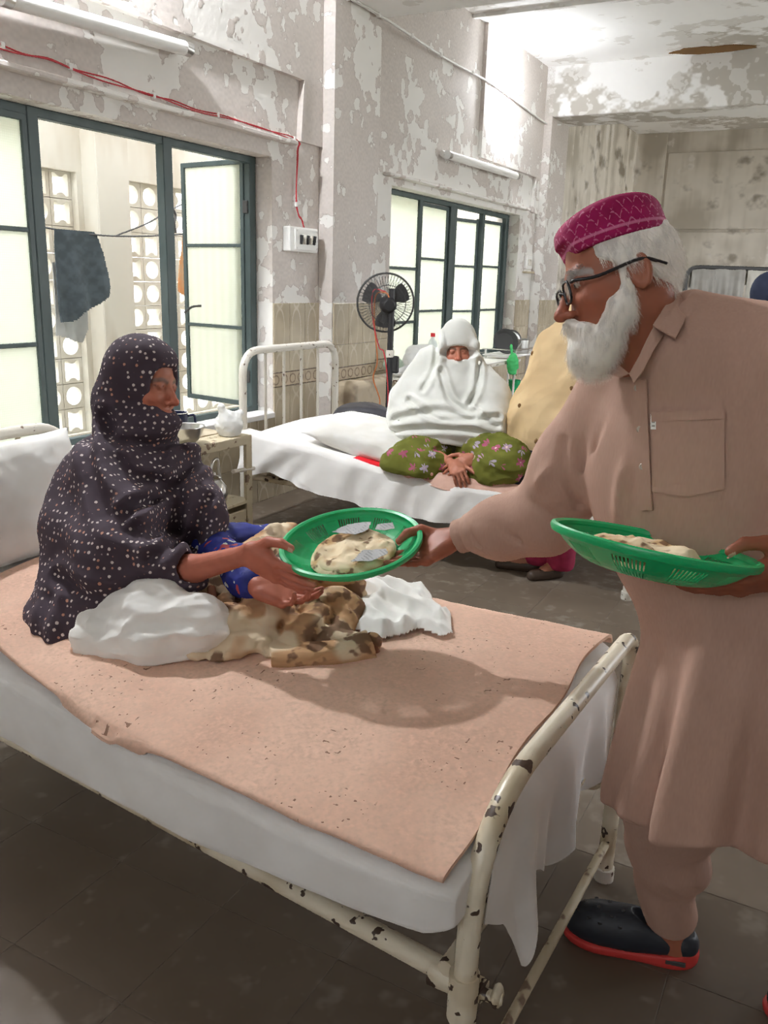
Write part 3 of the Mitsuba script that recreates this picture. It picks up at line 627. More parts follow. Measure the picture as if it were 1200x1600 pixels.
put(k + '__middle_leg', tube(np.array([A(-2.4, 4.72, 0), A(-2.4, 4.72, .32)]), 0.02, 10), 'm_dark_metal', smooth=60)
for i, (x, y) in enumerate(((HX, HN), (HX, HF), (-.80, HN), (-.80, HF))): put(k + '__foot_cap', tube(np.array([A(x, y, 0), A(x, y, .04)]), 0.029, 10), 'm_old_white', smooth=60)
M2 = dict(yn=lerp([-3.2, -.8], [4.10, 4.10]), yf=lerp([-3.2, -.8], [5.2, 5.2]), zn=lerp([-3.15, -2.7, -2.2, -1.8, -1.0], [.595, .55, .485, .45, .445]), zf=lerp([-3.15, -2.4, -1.0], [.60, .55, .52]), zb=lerp([-3.2, -.8], [.345, .345]))
k = thing('mattress', 'mattress under a loose white sheet on the bed by the wall', 'mattress')
mattress(-3.14, -.83, key=k, m='m_sheet', seed=4, **M2)
xs = np.linspace(-3.16, -.85, 130); ts = np.linspace(0, 1, 30)
hem = lerp([-3.16, -3.05, -2.95, -2.75, -2.4, -2.0, -1.6, -1.3, -.85], [.36, .345, .38, .335, .27, .255, .27, .335, .35])(xs)
G = np.zeros((30, 130, 3))
for a, t in enumerate(ts):
    top = M2['zn'](xs) + 0.012
    G[a, :, 0] = xs + 0.02 * t * np.sin(xs * 17) + 0.10 * t * t * (hem < .3)
    d = 4.17 - 0.085 * np.minimum(t * 5, 1) ** 0.7
    cr = (0.5 + 0.5 * np.sin((xs * 7.5 + t * 2.2 + 0.7 * np.sin(xs * 3)) * 2)) ** 2
    G[a, :, 1] = d - 0.035 * t * np.clip((.5 - hem) / .25, 0, 1) - 0.022 * cr * min(1, t * 3) - 0.008 * np.sin(xs * 40 + t * 9) * t
    G[a, :, 2] = top + (hem - top) * np.maximum(0, (t - 0.12) / 0.88) + (0.006 * cr if t < .2 else 0)
put(k + '__hanging_sheet', sheet(G, 0.002), 'm_sheet', smooth=60)
k = thing('pillow', 'plump white pillow lying on the bed by the wall, beside the woman in white', 'pillow')
put(k, pillow(A(-2.41, 4.36, .605), unit(A(1, -0.05, -.14)), unit(A(0.05, 1, .12)), unit(A(.13, -.12, 1)), .70, .46, .20, 8), 'm_pillowcase', smooth=60)
cloth('red_cloth', (0.62, 0.02, 0.03))
k = thing('red_cloth', 'folded red cloth peeping out from under the pillow on the far bed', 'cloth')
put(k, box((-2.27, 4.16, .507), (.24, .10, .02), .006, rotm([0, 1, 0], 7)), 'm_red_cloth')
def plastic(name, c, rough=0.25, tr=0.6):
    scene['m_' + name] = {'type': 'principledthin', 'base_color': {'type': 'rgb', 'value': list(c)}, 'roughness': rough, 'spec_trans': 0.0, 'diff_trans': tr, 'eta': 1.4}
mat('black_bag', (0.035, 0.036, 0.045), 0.3, spec=0.6)
k = thing('black_plastic_bag', 'dark plastic bag stuffed full, behind the pillow on the far bed', 'bag')
m = soft(lambda P: blend(.05, ell(P, (-2.72, 4.84, .62), (.24, .16, .11)), ell(P, (-2.50, 4.80, .60), (.16, .14, .10))), (-3.05, 4.6, .45), (-2.25, 5.05, .8), .012,
         detail=lambda V: 0.03 * (meshkit.fbm(np.stack([V[:, 0] * 4, V[:, 1] * 10, V[:, 2] * 26], 1), 3, 4) - .5))
put(k, m, 'm_black_bag', smooth=60)
# cushion leaning on the tiled pilaster
mat('old_vinyl', proc(lambda p, n, uv: mix((0.46, 0.38, 0.27), (0.20, 0.15, 0.10), smoothstep(0.45, 0.7, fbm(p.x * 6, p.y * 6, p.z * 6, 4)))), 0.55)
k = thing('seat_cushion', 'worn beige padded cushion leaning against the tiled wall beside the fan', 'cushion')
m = soft(lambda P: smax(rbox(P, (-3.20, 5.66, .40), (.085, .31, .385), .05), -np.minimum(cap(P, (-3.08, 5.52, .3), (-3.08, 5.52, .62), .028), cap(P, (-3.08, 5.80, .3), (-3.08, 5.80, .62), .028)), .05) , (-3.35, 5.2, -.02), (-3.0, 6.1, .85), .012,
         detail=lambda V: 0.02 * (meshkit.fbm(V * 5, 3, 7) - .5))
put(k, m, 'm_old_vinyl', smooth=60)
# ------------------------------------------------------------------ bedside table and its things
mat('table_top', proc(lambda p, n, uv: mix((0.42, 0.35, 0.25), (0.26, 0.18, 0.11), smoothstep(0.4, 0.65, fbm(p.x * 9, p.y * 9, p.z * 9, 3)))), 0.4)
mat('navy_enamel', (0.012, 0.016, 0.045), 0.25); mat('orange', (0.75, 0.25, 0.03), 0.5)
plastic('white_bag', (0.82, 0.82, 0.80), 0.3, 0.5); plastic('green_bag', (0.12, 0.62, 0.22), 0.3, 0.5)
k = thing('bedside_table', 'rusty cream metal bedside table with open shelf under the left window', 'table')
TX0, TX1, TY0, TY1, TZ = -3.36, -2.89, 3.02, 3.84, 0.645
put(k + '__top', cat(span(TX0, TX1, TY0, TY1, TZ - .018, TZ, .004), span(TX1 - .012, TX1, TY0, TY1, TZ - .05, TZ, .003), span(TX0, TX1, TY1 - .012, TY1, TZ - .05, TZ, .003)), 'm_rusty')
put(k + '__top_board', span(TX0 + .02, TX1 - .16, TY0 + .1, TY1 - .03, TZ, TZ + .006, .002), 'm_table_top')
for x, y, sx, sy in ((TX1, TY1, -1, -1), (TX0, TY1, 1, -1), (TX1, TY0, -1, 1), (TX0, TY0, 1, 1)):
    put(k + '__leg', cat(span(x, x + sx * .012, y, y + sy * .05, 0, TZ - .01), span(x, x + sx * .05, y, y + sy * .012, 0, TZ - .01)), 'm_rusty')
put(k + '__shelf', span(TX0, TX1, TY0, TY1, .255, .275, .004), 'm_rusty')
put(k + '__door', span(TX1 - .014, TX1 + .004, TY0 + .06, TY1 - .06, .02, .225, .004), 'm_rusty')
put(k + '__side_panel', span(TX0, TX1, TY1 - .01, TY1 - .002, .0, .26, .002), 'm_rusty')
put(k + '__towel_bar', tube(np.array([A(TX1 - .01, TY1 - .16, .46), A(TX1 - .01, TY1 + .03, .445)]), .012, 8), 'm_old_white', smooth=60)
k = thing('steel_bowl', 'stainless steel bowl on the bedside table beside the window', 'bowl')
c = A(-2.99, 3.40, TZ + .007)
put(k, lathe([(.001, 0), (.05, 0), (.072, .02), (.09, .05), (.100, .083), (.106, .088), (.1055, .091), (.099, .088), (.087, .052), (.068, .024), (.045, .006), (.001, .005)], 40, frame4(c, (1, 0, 0), (0, 1, 0), (0, 0, 1))), 'm_steel', smooth=40)
k = thing('blue_mug', 'dark blue enamel mug behind the steel bowl on the bedside table', 'mug')
c = A(-3.20, 3.58, TZ + .006)
put(k, lathe([(.001, 0), (.055, 0), (.058, .01), (.058, .115), (.061, .12), (.057, .121), (.053, .115), (.053, .01), (.001, .008)], 28, frame4(c, (1, 0, 0), (0, 1, 0), (0, 0, 1))), 'm_navy_enamel', smooth=40)
put(k + '__handle', tube(curve([c + (.045, .04, .10), c + (.06, .07, .10), c + (.06, .075, .05), c + (.045, .04, .025)], 6), .007, 8), 'm_navy_enamel', smooth=60)
put(k + '__rim', tube(curve([c + (.059 * math.cos(t), .059 * math.sin(t), .12) for t in np.linspace(0, 2 * np.pi, 25)[:-1]], 1, True), .0025, 6, True), 'm_white_plastic', smooth=60)
k = thing('plastic_bag', 'crumpled white plastic bag on the corner of the bedside table', 'bag')
m = soft(lambda P: blend(.03, ell(P, (-2.97, 3.74, TZ + .06), (.075, .075, .075)), cap(P, (-2.97, 3.72, TZ + .1), (-2.98, 3.69, TZ + .16), .035, .018), cap(P, (-2.96, 3.77, TZ + .09), (-2.95, 3.81, TZ + .12), .03, .015)), (-3.1, 3.55, TZ - .03), (-2.8, 3.95, TZ + .22), .006,
         detail=lambda V: 0.03 * (np.abs(meshkit.fbm(V * 17, 3, 4) - .5)))
m.vertices[:, 2] = np.maximum(m.vertices[:, 2], TZ + .003)
put(k, m, 'm_white_bag', smooth=60); put(k + '__orange_packet', box((-2.985, 3.765, TZ + .115), (.03, .035, .03), .006, rotm([1, 1, 0], 30)), 'm_orange')
k = thing('teapot', 'shiny steel teapot with a tall handle on the shelf of the bedside table', 'teapot')
c = A(-2.985, 3.62, .276); M = frame4(c, (1, 0, 0), (0, 1, 0), (0, 0, 1))
put(k + '__body', lathe([(.001, 0), (.05, 0), (.068, .02), (.075, .06), (.068, .10), (.045, .13), (.036, .14), (.04, .15), (.03, .158), (.012, .165), (.010, .178), (.001, .18)], 32, M), 'm_chrome', smooth=40)
put(k + '__spout', tube(curve([c + (.0, -.06, .06), c + (0, -.10, .09), c + (0, -.115, .14)], 6), np.linspace(.018, .009, 13), 10), 'm_chrome', smooth=60)
put(k + '__handle', tube(curve([c + (0, -.035, .145), c + (0, -.01, .235), c + (0, .035, .245), c + (0, .04, .18), c + (0, .055, .13)], 6), .008, 8), 'm_chrome', smooth=60)
# ------------------------------------------------------------------ pedestal fan beside the far bed
k = thing('pedestal_fan', 'black pedestal fan with a wire cage standing beside the far bed', 'fan')
pb = A(-2.86, 5.42, 0)
put(k + '__base', lathe([(.001, 0), (.2, 0), (.2, .02), (.15, .035), (.04, .05), (.028, .08), (.001, .08)], 28, frame4(pb, (1, 0, 0), (0, 1, 0), (0, 0, 1))), 'm_black_plastic', smooth=40)
put(k + '__pole', tube(np.array([pb + (0, 0, .05), pb + (0, 0, 1.45)]), .022, 14), 'm_black_plastic', smooth=60)
put(k + '__clamp', tube(np.array([pb + (0, 0, .98), pb + (0, 0, 1.03)]), .03, 12), 'm_old_white', smooth=60); put(k + '__speed_box', box(pb + (.035, .015, .93), (.05, .04, .12), .008), 'm_black_plastic')
fa = unit(A(-.62, .78, .10)); fu = unit(np.cross(np.cross(fa, [0, 0, 1]), fa)); fs = np.cross(fu, fa); fc = A(-2.905, 5.44, 1.345) + fa * .03
put(k + '__motor', lathe([(.001, -.10), (.035, -.10), (.055, -.08), (.06, -.02), (.05, .01), (.001, .02)], 22, frame4(fc - fa * .02, fs, fu, fa)), 'm_black_plastic', smooth=40)
wires = []
for i in range(52):
    t = i * 2 * np.pi / 52; d = math.cos(t) * fs + math.sin(t) * fu
    wires.append(tube(curve([fc + fa * (-.055) + d * .05, fc + fa * (-.045) + d * .13, fc + fa * 0 + d * .198, fc + fa * .06 + d * .20, fc + fa * .10 + d * .12, fc + fa * .115 + d * .04], 3), .0016, 4))
put(k + '__cage_wires', cat(*wires), 'm_dark_metal'); labels[k + '__cage_wires'] = {'kind': 'stuff'}
ring = lambda r, o, w: tube(np.array([fc + fa * o + (math.cos(t) * fs + math.sin(t) * fu) * r for t in np.linspace(0, 2 * np.pi, 49)[:-1]]), w, 6, True)
put(k + '__cage_rim', ring(.203, .03, .007), 'm_dark_metal', smooth=60); put(k + '__cage_ring', ring(.13, -.046, .003), 'm_dark_metal'); put(k + '__cage_ring', ring(.055, -.056, .004), 'm_dark_metal')
for i in range(3):
    t0 = i * 2.094 + .5; g = np.zeros((8, 6, 3))
    for a in range(8):
        for b in range(6):
            r, t = .03 + .145 * a / 7, t0 + (b / 5 - .5) * (.55 + .5 * math.sin(a / 7 * 2.6)); g[a, b] = fc + (math.cos(t) * fs + math.sin(t) * fu) * r + fa * (.03 + .045 * (b / 5 - .5))
    put(k + '__blade', sheet(g, .003), 'm_dark_metal', smooth=50)
mat('orange_wire', (0.5, 0.16, 0.05), 0.5)
put(k + '__cord', tube(curve([fc - fa * .10 + fu * .05, pb + (-.03, -.03, 1.42), pb + (-.11, -.03, 1.40), pb + (-.12, -.02, 1.2), pb + (-.10, 0, .95), pb + (-.13, 0, .82), pb + (-.07, 0, .66), pb + (-.1, 0, .5), pb + (-.08, 0, .1)], 6), .0045, 6), 'm_orange_wire', smooth=60)
put(k + '__cord', tube(curve([pb + (-.03, -.03, 1.43), pb + (-.12, -.05, 1.43), pb + (-.13, -.03, 1.25), pb + (-.08, -.02, 1.05), pb + (-.03, -.03, 1.0), pb + (.01, -.028, .7), pb + (0, -.028, .1)], 6), .0045, 6), 'm_red_wire', smooth=60)
# ------------------------------------------------------------------ ledge table under the farther window
k = thing('side_table', 'narrow cluttered table under the farther window behind the woman in white', 'table')
put(k + '__top', span(-3.38, -2.98, 5.95, 8.55, .735, .76, .005), 'm_old_white')
for x in (-3.34, -3.02):
    for y in (6.0, 8.5): put(k + '__leg', span(x - .018, x + .018, y - .018, y + .018, 0, .737, .004), 'm_rusty')
put(k + '__shelf', span(-3.36, -3.0, 5.97, 8.53, .28, .30, .004), 'm_rusty')
put(k + '__cover', box((-3.18, 7.9, .768), (.38, .8, .012), .004), 'm_white_cotton')
k = thing('water_bottle', 'clear bottle with a red cap on the table under the farther window', 'bottle')
c = A(-3.2, 6.85, .761); plastic('bottle_plastic', (0.86, 0.90, 0.88), 0.2, 0.9)
put(k + '__body', lathe([(.001, 0), (.045, 0), (.048, .02), (.048, .20), (.03, .25), (.014, .275), (.014, .29), (.001, .29)], 24, frame4(c, (1, 0, 0), (0, 1, 0), (0, 0, 1))), 'm_bottle_plastic', smooth=40)
put(k + '__cap', lathe([(.001, .285), (.02, .285), (.02, .315), (.001, .317)], 18, frame4(c, (1, 0, 0), (0, 1, 0), (0, 0, 1))), 'm_red_plastic', smooth=40)
def crumple(name, label, catg, c, r, m, seed, amp=.35):
    k = thing(name, label, catg); c = A(*c); r = A(*r)
    mm = soft(lambda P: ell(P, c, r), c - r * 1.5, c + r * 1.5, max(.008, r.min() * .1), detail=lambda V: amp * r.min() * 2 * (np.abs(meshkit.fbm(V * 2.4 / r.min() * .35, 3, seed) - .5)))
    mm.vertices[:, 2] = np.maximum(mm.vertices[:, 2], c[2] - r[2] * .92); put(k, mm, m, smooth=60); return k
crumple('plastic_bag', 'white plastic bag beside the fan pole on the far window table', 'bag', (-3.12, 6.22, .80), (.13, .16, .045), 'm_white_bag', 3)
crumple('plastic_bag', 'larger white plastic bag behind the shoulder of the woman in white', 'bag', (-3.2, 6.62, .87), (.12, .20, .115), 'm_white_bag', 5)
cloth('dull_green', (0.30, 0.36, 0.28)); cloth('cream_cloth', (0.62, 0.52, 0.40))
crumple('green_cloth', 'crumpled dull green cloth on the far window table beside the fan', 'cloth', (-3.2, 6.12, .855), (.07, .10, .06), 'm_dull_green', 8)
crumple('plastic_bag', 'bright green plastic bag hanging from the front of the small white rack', 'bag', (-2.93, 8.17, .74), (.05, .06, .11), 'm_green_bag', 9, .6)
put(numbered('plastic_bag_003__handles') if False else 'plastic_bag_003__handle', tube(curve([A(-2.95, 8.2, .82), A(-2.97, 8.2, .90), A(-2.98, 8.24, .91), A(-2.95, 8.19, .80)], 5), .012, 7), 'm_green_bag', smooth=60)
k = thing('utensil_rack', 'small white metal rack holding pots beside the far window', 'rack')
rx0, rx1, ry0, ry1 = -3.28, -2.92, 8.22, 9.0
put(k + '__tray', span(rx0, rx1, ry0, ry1, .80, .815, .004), 'm_white_plastic'); put(k + '__rim', cat(*[tube(np.array(p), .006, 6) for p in ([A(rx1, ry0, .87), A(rx1, ry1, .87)], [A(rx1, ry0, .87), A(rx0, ry0, .87)])]), 'm_chrome')
for x in (rx0 + .02, rx1 - .02):
    for y in (ry0 + .04, ry1 - .04): put(k + '__post', tube(np.array([A(x, y, 0), A(x, y, .87)]), .012, 8), 'm_white_plastic', smooth=60)
put(k + '__lower_tray', span(rx0, rx1, ry0, ry1, .42, .435, .004), 'm_white_plastic')
k = thing('cooking_pot', 'round aluminium pot on the small white rack by the far window', 'pot')
c = A(-3.06, 8.66, .816)
put(k, lathe([(.001, 0), (.11, 0), (.118, .015), (.118, .135), (.126, .14), (.124, .144), (.112, .138), (.11, .02), (.001, .015)], 30, frame4(c, (1, 0, 0), (0, 1, 0), (0, 0, 1))), 'm_steel', smooth=40)
k = thing('frying_pan', 'dark pan standing on edge behind the pot on the rack', 'pan')
put(k, lathe([(.001, 0), (.10, 0), (.13, .035), (.133, .035), (.104, -.006), (.001, -.006)], 30, frame4(A(-3.12, 8.42, .93), unit(A(0.75, .66, 0)), unit(A(-.25, .25, .9)), np.cross(unit(A(.75, .66, 0)), unit(A(-.25, .25, .9))))), 'm_dark_metal', smooth=40)
k = thing('steel_plate', 'steel plate leaning beside the dark pan on the rack', 'plate')
put(k, lathe([(.001, 0), (.09, 0), (.11, .015), (.112, .013), (.09, -.004), (.001, -.004)], 30, frame4(A(-3.10, 8.53, .945), unit(A(0.9, .4, 0)), unit(A(-.1, .25, .9)), np.cross(unit(A(.9, .4, 0)), unit(A(-.1, .25, .9))))), 'm_steel', smooth=40)
k = thing('wooden_spoon', 'wooden spoon handle sticking up from the pots on the rack', 'spoon')
put(k, tube(np.array([A(-3.05, 8.68, .84), A(-3.06, 8.70, 1.06)]), [.012, .010], 8), 'm_orange' if False else 'm_cream_cloth', smooth=60)
mat('green_plastic', (0.02, 0.33, 0.12), 0.35)
k = thing('green_cup', 'small green plastic cup on the lower tray of the white rack', 'cup')
put(k, lathe([(.001, 0), (.05, 0), (.062, .12), (.064, .125), (.058, .122), (.046, .006), (.001, .006)], 24, frame4(A(-2.98, 8.40, .436), (1, 0, 0), (0, 1, 0), (0, 0, 1))), 'm_green_plastic', smooth=40)
# ------------------------------------------------------------------ people: heads and hands
def head_local(q, nose=1.0):
    """Distance to a bald adult head; q in metres: x forward, y to its left, z up, the origin in the middle of the skull."""
    s = np.abs(q[:, 1]); m = np.stack([q[:, 0], s, q[:, 2]], 1)
    d = ell(m, (-.005, 0, .02), (.097, .077, .098))
    d = smin(d, ell(m, (.035, 0, -.055), (.062, .060, .080)), .03)
    d = smin(d, ell(m, (.042, 0, -.105), (.050, .045, .034)), .025)
    d = smin(d, ell(m, (.080, 0, -.119), (.016, .018, .014)), .02)
    d = smin(d, ell(m, (.066, .040, -.040), (.024, .022, .020)), .022)
    d = smin(d, cap(m, (.087, 0, .010), (.080, .036, .012), .011, .009), .014)
    d = smax(d, -ell(m, (.104, .032, -.008), (.019, .018, .013)), .014)
    e = .009 * (nose - 1) * 2
    d = smin(d, cap(m, (.092 + e * .3, 0, .000), (.113 + e, 0, -.040 - e * .3), .0075, .0105), .010)
    d = smin(d, ell(m, (.1175 + e, 0, -.047 - e * .4), (.0135, .0125, .0115)), .007)
    d = smin(d, ell(m, (.103 + e, .0125, -.051 - e * .4), (.012, .0078, .0075)), .006)
    d = smin(d, ell(m, (.0815, .032, -.009), (.0125, .0135, .0125)), .003)
    d = smin(d, cap(m, (.089, .020, .000), (.086, .042, -.003), .0045), .005)
    d = smin(d, ell(m, (.094, .004, -.0775), (.011, .020, .0052)), .006)
    d = smin(d, ell(m, (.091, 0, -.0875), (.011, .018, .0066)), .005)
    ear = ell(m, (-.012, .079, -.022), (.021, .0085, .033), rotm([0, 0, 1], -18))
    ear = smax(ear, -ell(m, (-.008, .087, -.020), (.012, .007, .022)), .006)
    d = smin(d, ear, .008)
    return d
def head(P, O, F, L, U, s=1.0, nose=1.0):
    R = np.stack([F, L, U], 1)
    return head_local(((P - f4(O)) @ f4(R)) / np.float32(s), nose) * s
def skin_color(V, O, F, L, U, s, base, seed=1, brow=None, red=0.10, eyes=True):
    """Colour of a head's and body's skin: lips, brows, eyes and the ruddy nose and cheeks are where they are on the face."""
    q = ((V - O) @ np.stack([F, L, U], 1)) / s; m = np.abs(q[:, 1]); base = np.asarray(base)
    n = meshkit.fbm(V * 40, 3, seed); n2 = meshkit.fbm(V * 9, 2, seed + 3)
    C = base[None] * (0.86 + 0.28 * n[:, None]) * (0.94 + 0.12 * n2[:, None])
    near_ = np.linalg.norm(q, axis=1) < .17
    def tint(w, c): C[:] = C * (1 - w[:, None]) + np.asarray(c)[None] * w[:, None]
    g = lambda c, r: np.exp(-(((q[:, 0] - c[0]) / r[0]) ** 2 + ((m - c[1]) / r[1]) ** 2 + ((q[:, 2] - c[2]) / r[2]) ** 2)) * near_
    tint(red * 3 * g((.118, 0, -.047), (.03, .02, .02)), base * (1.15, .72, .68)); tint(red * 3 * g((.07, .045, -.045), (.03, .03, .025)), base * (1.1, .8, .76))
    tint(.75 * g((.10, 0, -.082), (.02, .022, .011)), base * (.85, .55, .52))
    tint(.5 * g((.086, .032, -.009), (.02, .022, .013)), base * (.62, .55, .52))
    eye = eyes & near_ & (np.linalg.norm(np.stack([q[:, 0] - .0815, m - .032, q[:, 2] + .009], 1), axis=1) < .0142) & (np.abs(q[:, 2] + .0095) < .0045) & (q[:, 0] > .086)
    C[eye] = (.42, .38, .34); iris = eye & (np.abs(m - .032) < .0055); C[iris] = (.02, .014, .01)
    tint(near_ * np.clip(1 - np.abs(q[:, 2] + .0045) / .0012, 0, 1) * (np.abs(m - .032) < .014) * (q[:, 0] > .075) * .8, base * .2)
    if brow is not None: tint(.85 * np.clip(1.6 * np.exp(-((q[:, 2] - .013 + 3 * (m - .032) ** 2 * 6) / .006) ** 4) * (np.abs(m - .034) < .024) * (q[:, 0] > .06) * near_ * (.6 + .8 * n), 0, 1), brow)
    return np.clip(C, 0.005, 0.95)
FINGERS = ((.031, .088, .042, .026, .021, .0088), (.010, .093, .046, .029, .022, .0090), (-.011, .089, .042, .027, .021, .0086), (-.030, .080, .033, .020, .018, .0075))
def make_hand(W, X, N, right, curl=((20, 25, 15),) * 4, spread=(5, 0, -5, -12), thumb=((.85, .5, .15), (.95, .3, .15), (1, .1, .1)), s=1.0):
    """Distance function of a hand at wrist W, fingers along X, N out of the palm. curl: degrees at each knuckle; thumb: directions of its three bones as (X, thumb side, N)."""
    X = unit(X); N = unit(N - X * (N @ X)); Y = np.cross(X, N) * (1 if right else -1); bones = []
    at = lambda x, y, n: W + s * (x * X + y * Y + n * N)
    for (y, x, a, b, c, r), cu, sp in zip(FINGERS, curl, spread):
        p = at(x, y, 0); t = math.radians(sp); d0 = math.cos(t) * X + math.sin(t) * Y; ang, pts = 0, [p]
        for l, k in zip((a, b, c), cu):
            ang += math.radians(k); p = p + s * l * (math.cos(ang) * d0 + math.sin(ang) * N); pts.append(p)
        bones.append((pts, [r * s * 1.06, r * s, r * s * .93, r * s * .78]))
    p = at(.022, .028, .008); pts = [p]
    for l, v in zip((.044, .034, .027), thumb):
        p = p + s * l * unit(v[0] * X + v[1] * Y + v[2] * N); pts.append(p)
    bones.append((pts, [.016 * s, .0125 * s, .0108 * s, .0088 * s]))
    R = np.stack([X, Y, N], 1)
    allp = np.vstack([b[0] for b in bones] + [[at(-.03, 0, 0)]]); lo, hi = allp.min(0) - .035 * s, allp.max(0) + .035 * s
    def fn(P):
        def inner(q):
            d = rbox(q, at(.048, 0, .001), np.array([.050, .041, .0135]) * s, .013 * s, R)
            d = smin(d, cap(q, at(.0, 0, 0), at(.04, 0, 0), .0235 * s, .022 * s), .025 * s)
            d = smin(d, cap(q, at(.02, .020, .008), at(.055, .030, .010), .018 * s, .013 * s), .015 * s)
            d = smin(d, cap(q, at(.025, -.026, .006), at(.06, -.030, .006), .015 * s, .012 * s), .015 * s)
            for (x, y) in ((.088, .031), (.093, .010), (.089, -.011), (.080, -.030)): d = smin(d, np.linalg.norm(q - f4(at(x, y, -.004)), axis=1) - .0095 * s, .006 * s)
            for pts, rs in bones:
                f = None
                for i in range(3):
                    c = cap(q, pts[i], pts[i + 1], rs[i], rs[i + 1]); f = c if f is None else smin(f, c, .004 * s)
                d = smin(d, f, .0055 * s)
            return d
        return near(P, lo, hi, inner)
    tips = []
    for pts, rs in bones:
        ax = unit(pts[-1] - pts[-2]); tips.append((pts[-1], ax, rs[-1]))
    fn.tips, fn.X, fn.N, fn.Y = tips, X, N, Y
    return fn
def nail(tip, N, m='m_nail'):
    """A fingernail on the back of the fingertip."""
    p, ax, r = tip; back = unit(-N - ax * (-N @ ax)); side = np.cross(ax, back); g = np.zeros((7, 5, 3))
    for i, a in enumerate(np.linspace(-1, 1, 7)):
        for j, b in enumerate(np.linspace(-.75, .75, 5)):
            t = a * .95; g[i, j] = p + ax * (b * r * .95 + r * .25) + r * 1.03 * (math.sin(t) * side + math.cos(t) * back) * (1 - .12 * max(0, b))
    return sheet(g, .0008)
def strands(roots, dirs, lens, r, seed=0, curl=.2, droop=A(0, 0, -1), seg=4):
    """Many tapering hairs as three-sided tubes."""
    g = np.random.default_rng(seed); n = len(roots); p = roots.copy(); d = dirs / np.linalg.norm(dirs, axis=1, keepdims=True); path = [p]
    for k in range(seg):
        d = d + curl * g.normal(size=(n, 3)) * .5 + droop * curl * .8; d /= np.linalg.norm(d, axis=1, keepdims=True)
        p = p + d * (lens / seg)[:, None]; path.append(p)
    Q = np.stack(path, 1); t = np.gradient(Q, axis=1); a = np.cross(t, g.normal(size=(n, 1, 3))); a /= np.linalg.norm(a, axis=-1, keepdims=True) + 1e-9
    b = np.cross(t, a); b /= np.linalg.norm(b, axis=-1, keepdims=True) + 1e-9
    rad = r * np.linspace(1, .25, seg + 1)[None, :, None, None]; an = np.arange(3) * 2 * np.pi / 3
    V = Q[:, :, None] + rad * (np.cos(an)[None, None, :, None] * a[:, :, None] + np.sin(an)[None, None, :, None] * b[:, :, None])
    i, j = np.meshgrid(np.arange(seg), np.arange(3), indexing='ij'); j2 = (j + 1) % 3
    f = np.vstack([np.stack([i * 3 + j, i * 3 + j2, i * 3 + 3 + j2], -1).reshape(-1, 3), np.stack([i * 3 + j, i * 3 + 3 + j2, i * 3 + 3 + j], -1).reshape(-1, 3)])
    F = (f[None] + (np.arange(n) * (seg + 1) * 3)[:, None, None]).reshape(-1, 3)
    return trimesh.Trimesh(V.reshape(-1, 3), F, process=False)
def surface_points(mesh, keep, n, seed=0):
    """n random points, with normals, on the faces whose centres pass keep."""
    v, f = np.asarray(mesh.vertices), np.asarray(mesh.faces); c = v[f].mean(1); k = keep(c); f = f[k]
    cr = np.cross(v[f[:, 1]] - v[f[:, 0]], v[f[:, 2]] - v[f[:, 0]]); ar = np.linalg.norm(cr, axis=1); g = np.random.default_rng(seed)
    i = g.choice(len(f), n, p=ar / ar.sum()); a, b = g.random((2, n)); a, b = np.where(a + b > 1, 1 - a, a), np.where(a + b > 1, 1 - b, b)
    return v[f[i, 0]] + a[:, None] * (v[f[i, 1]] - v[f[i, 0]]) + b[:, None] * (v[f[i, 2]] - v[f[i, 0]]), cr[i] / ar[i][:, None]
def drape(fn, P, direction, steps=40, lift=.002):
    """Moves the grid P along the direction until it lies on the surface fn = 0, then lifts it off by lift."""
    sh = P.shape; p = f4(P.reshape(-1, 3)).copy(); d = np.asarray(direction, float).reshape(-1, 3); d = f4(d / np.linalg.norm(d, axis=1, keepdims=True))
    for _ in range(steps): p = p + (fn(p) * 0.8)[:, None] * d
    return (p - d * lift).astype(float).reshape(sh)
scene['m_skin'] = {'type': 'twosided', 'bsdf': {'type': 'principled', 'base_color': VC, 'roughness': 0.52, 'specular': 0.35}}
scene['m_cloth_vc'] = {'type': 'twosided', 'bsdf': {'type': 'principled', 'base_color': VC, 'roughness': 0.9, 'specular': 0.15, 'sheen': 0.25}}
mat('nail', (0.50, 0.30, 0.23), 0.35)
mat('hair_white', (0.78, 0.74, 0.68), 0.55); mat('hair_grey', (0.33, 0.31, 0.29), 0.6)
def to_frame(px, py, d, O, F, L, U): return (pix(px, py, d) - O) @ np.stack([F, L, U], 1)
def cam(r, u, b): return r * RT + u * UP - b * FW
# ------------------------------------------------------------------ the man handing over bread
MAN = thing('person', 'white-bearded standing man in tan kameez and magenta cap handing over a green basket', 'person')
SK = srgb(145, 88, 66)
mF = unit(cam(-.962, -.262, -.04))
mL = unit(cam(0, 0, 1.0) - mF * (cam(0, 0, 1.0) @ mF)); mU = np.cross(mF, mL)
mO = pix(968, 425, 1.56)
hp = lambda x, y, z: mO + x * mF + y * mL + z * mU
RSH, LSH = pix(968, 616, 1.735), pix(1262, 560, 1.46)
NECK = pix(1022, 538, 1.585)
MID = (RSH + LSH) / 2; side = unit((LSH - RSH) * A(1, 1, 0)); front = unit(np.cross(side, [0, 0, 1])) * -1
if front @ cam(-1, 0, 1) < 0: front = -front
HIP = A(-.068, 1.70, .86)
REL, RWR = pix(852, 795, 1.90), pix(706, 842, 2.01)
LEL, LWR = pix(1350, 860, 1.38), pix(1238, 890, 1.395)
RH_X, RH_N = cam(-.86, -.46, .14), cam(-.30, .82, .47)
rhand = make_hand(RWR, RH_X, RH_N, True, curl=((18, 8, 6), (18, 8, 6), (20, 10, 8), (22, 12, 10)), thumb=((.66, .34, .66), (.93, .05, .22), (1, -.1, -.25)))
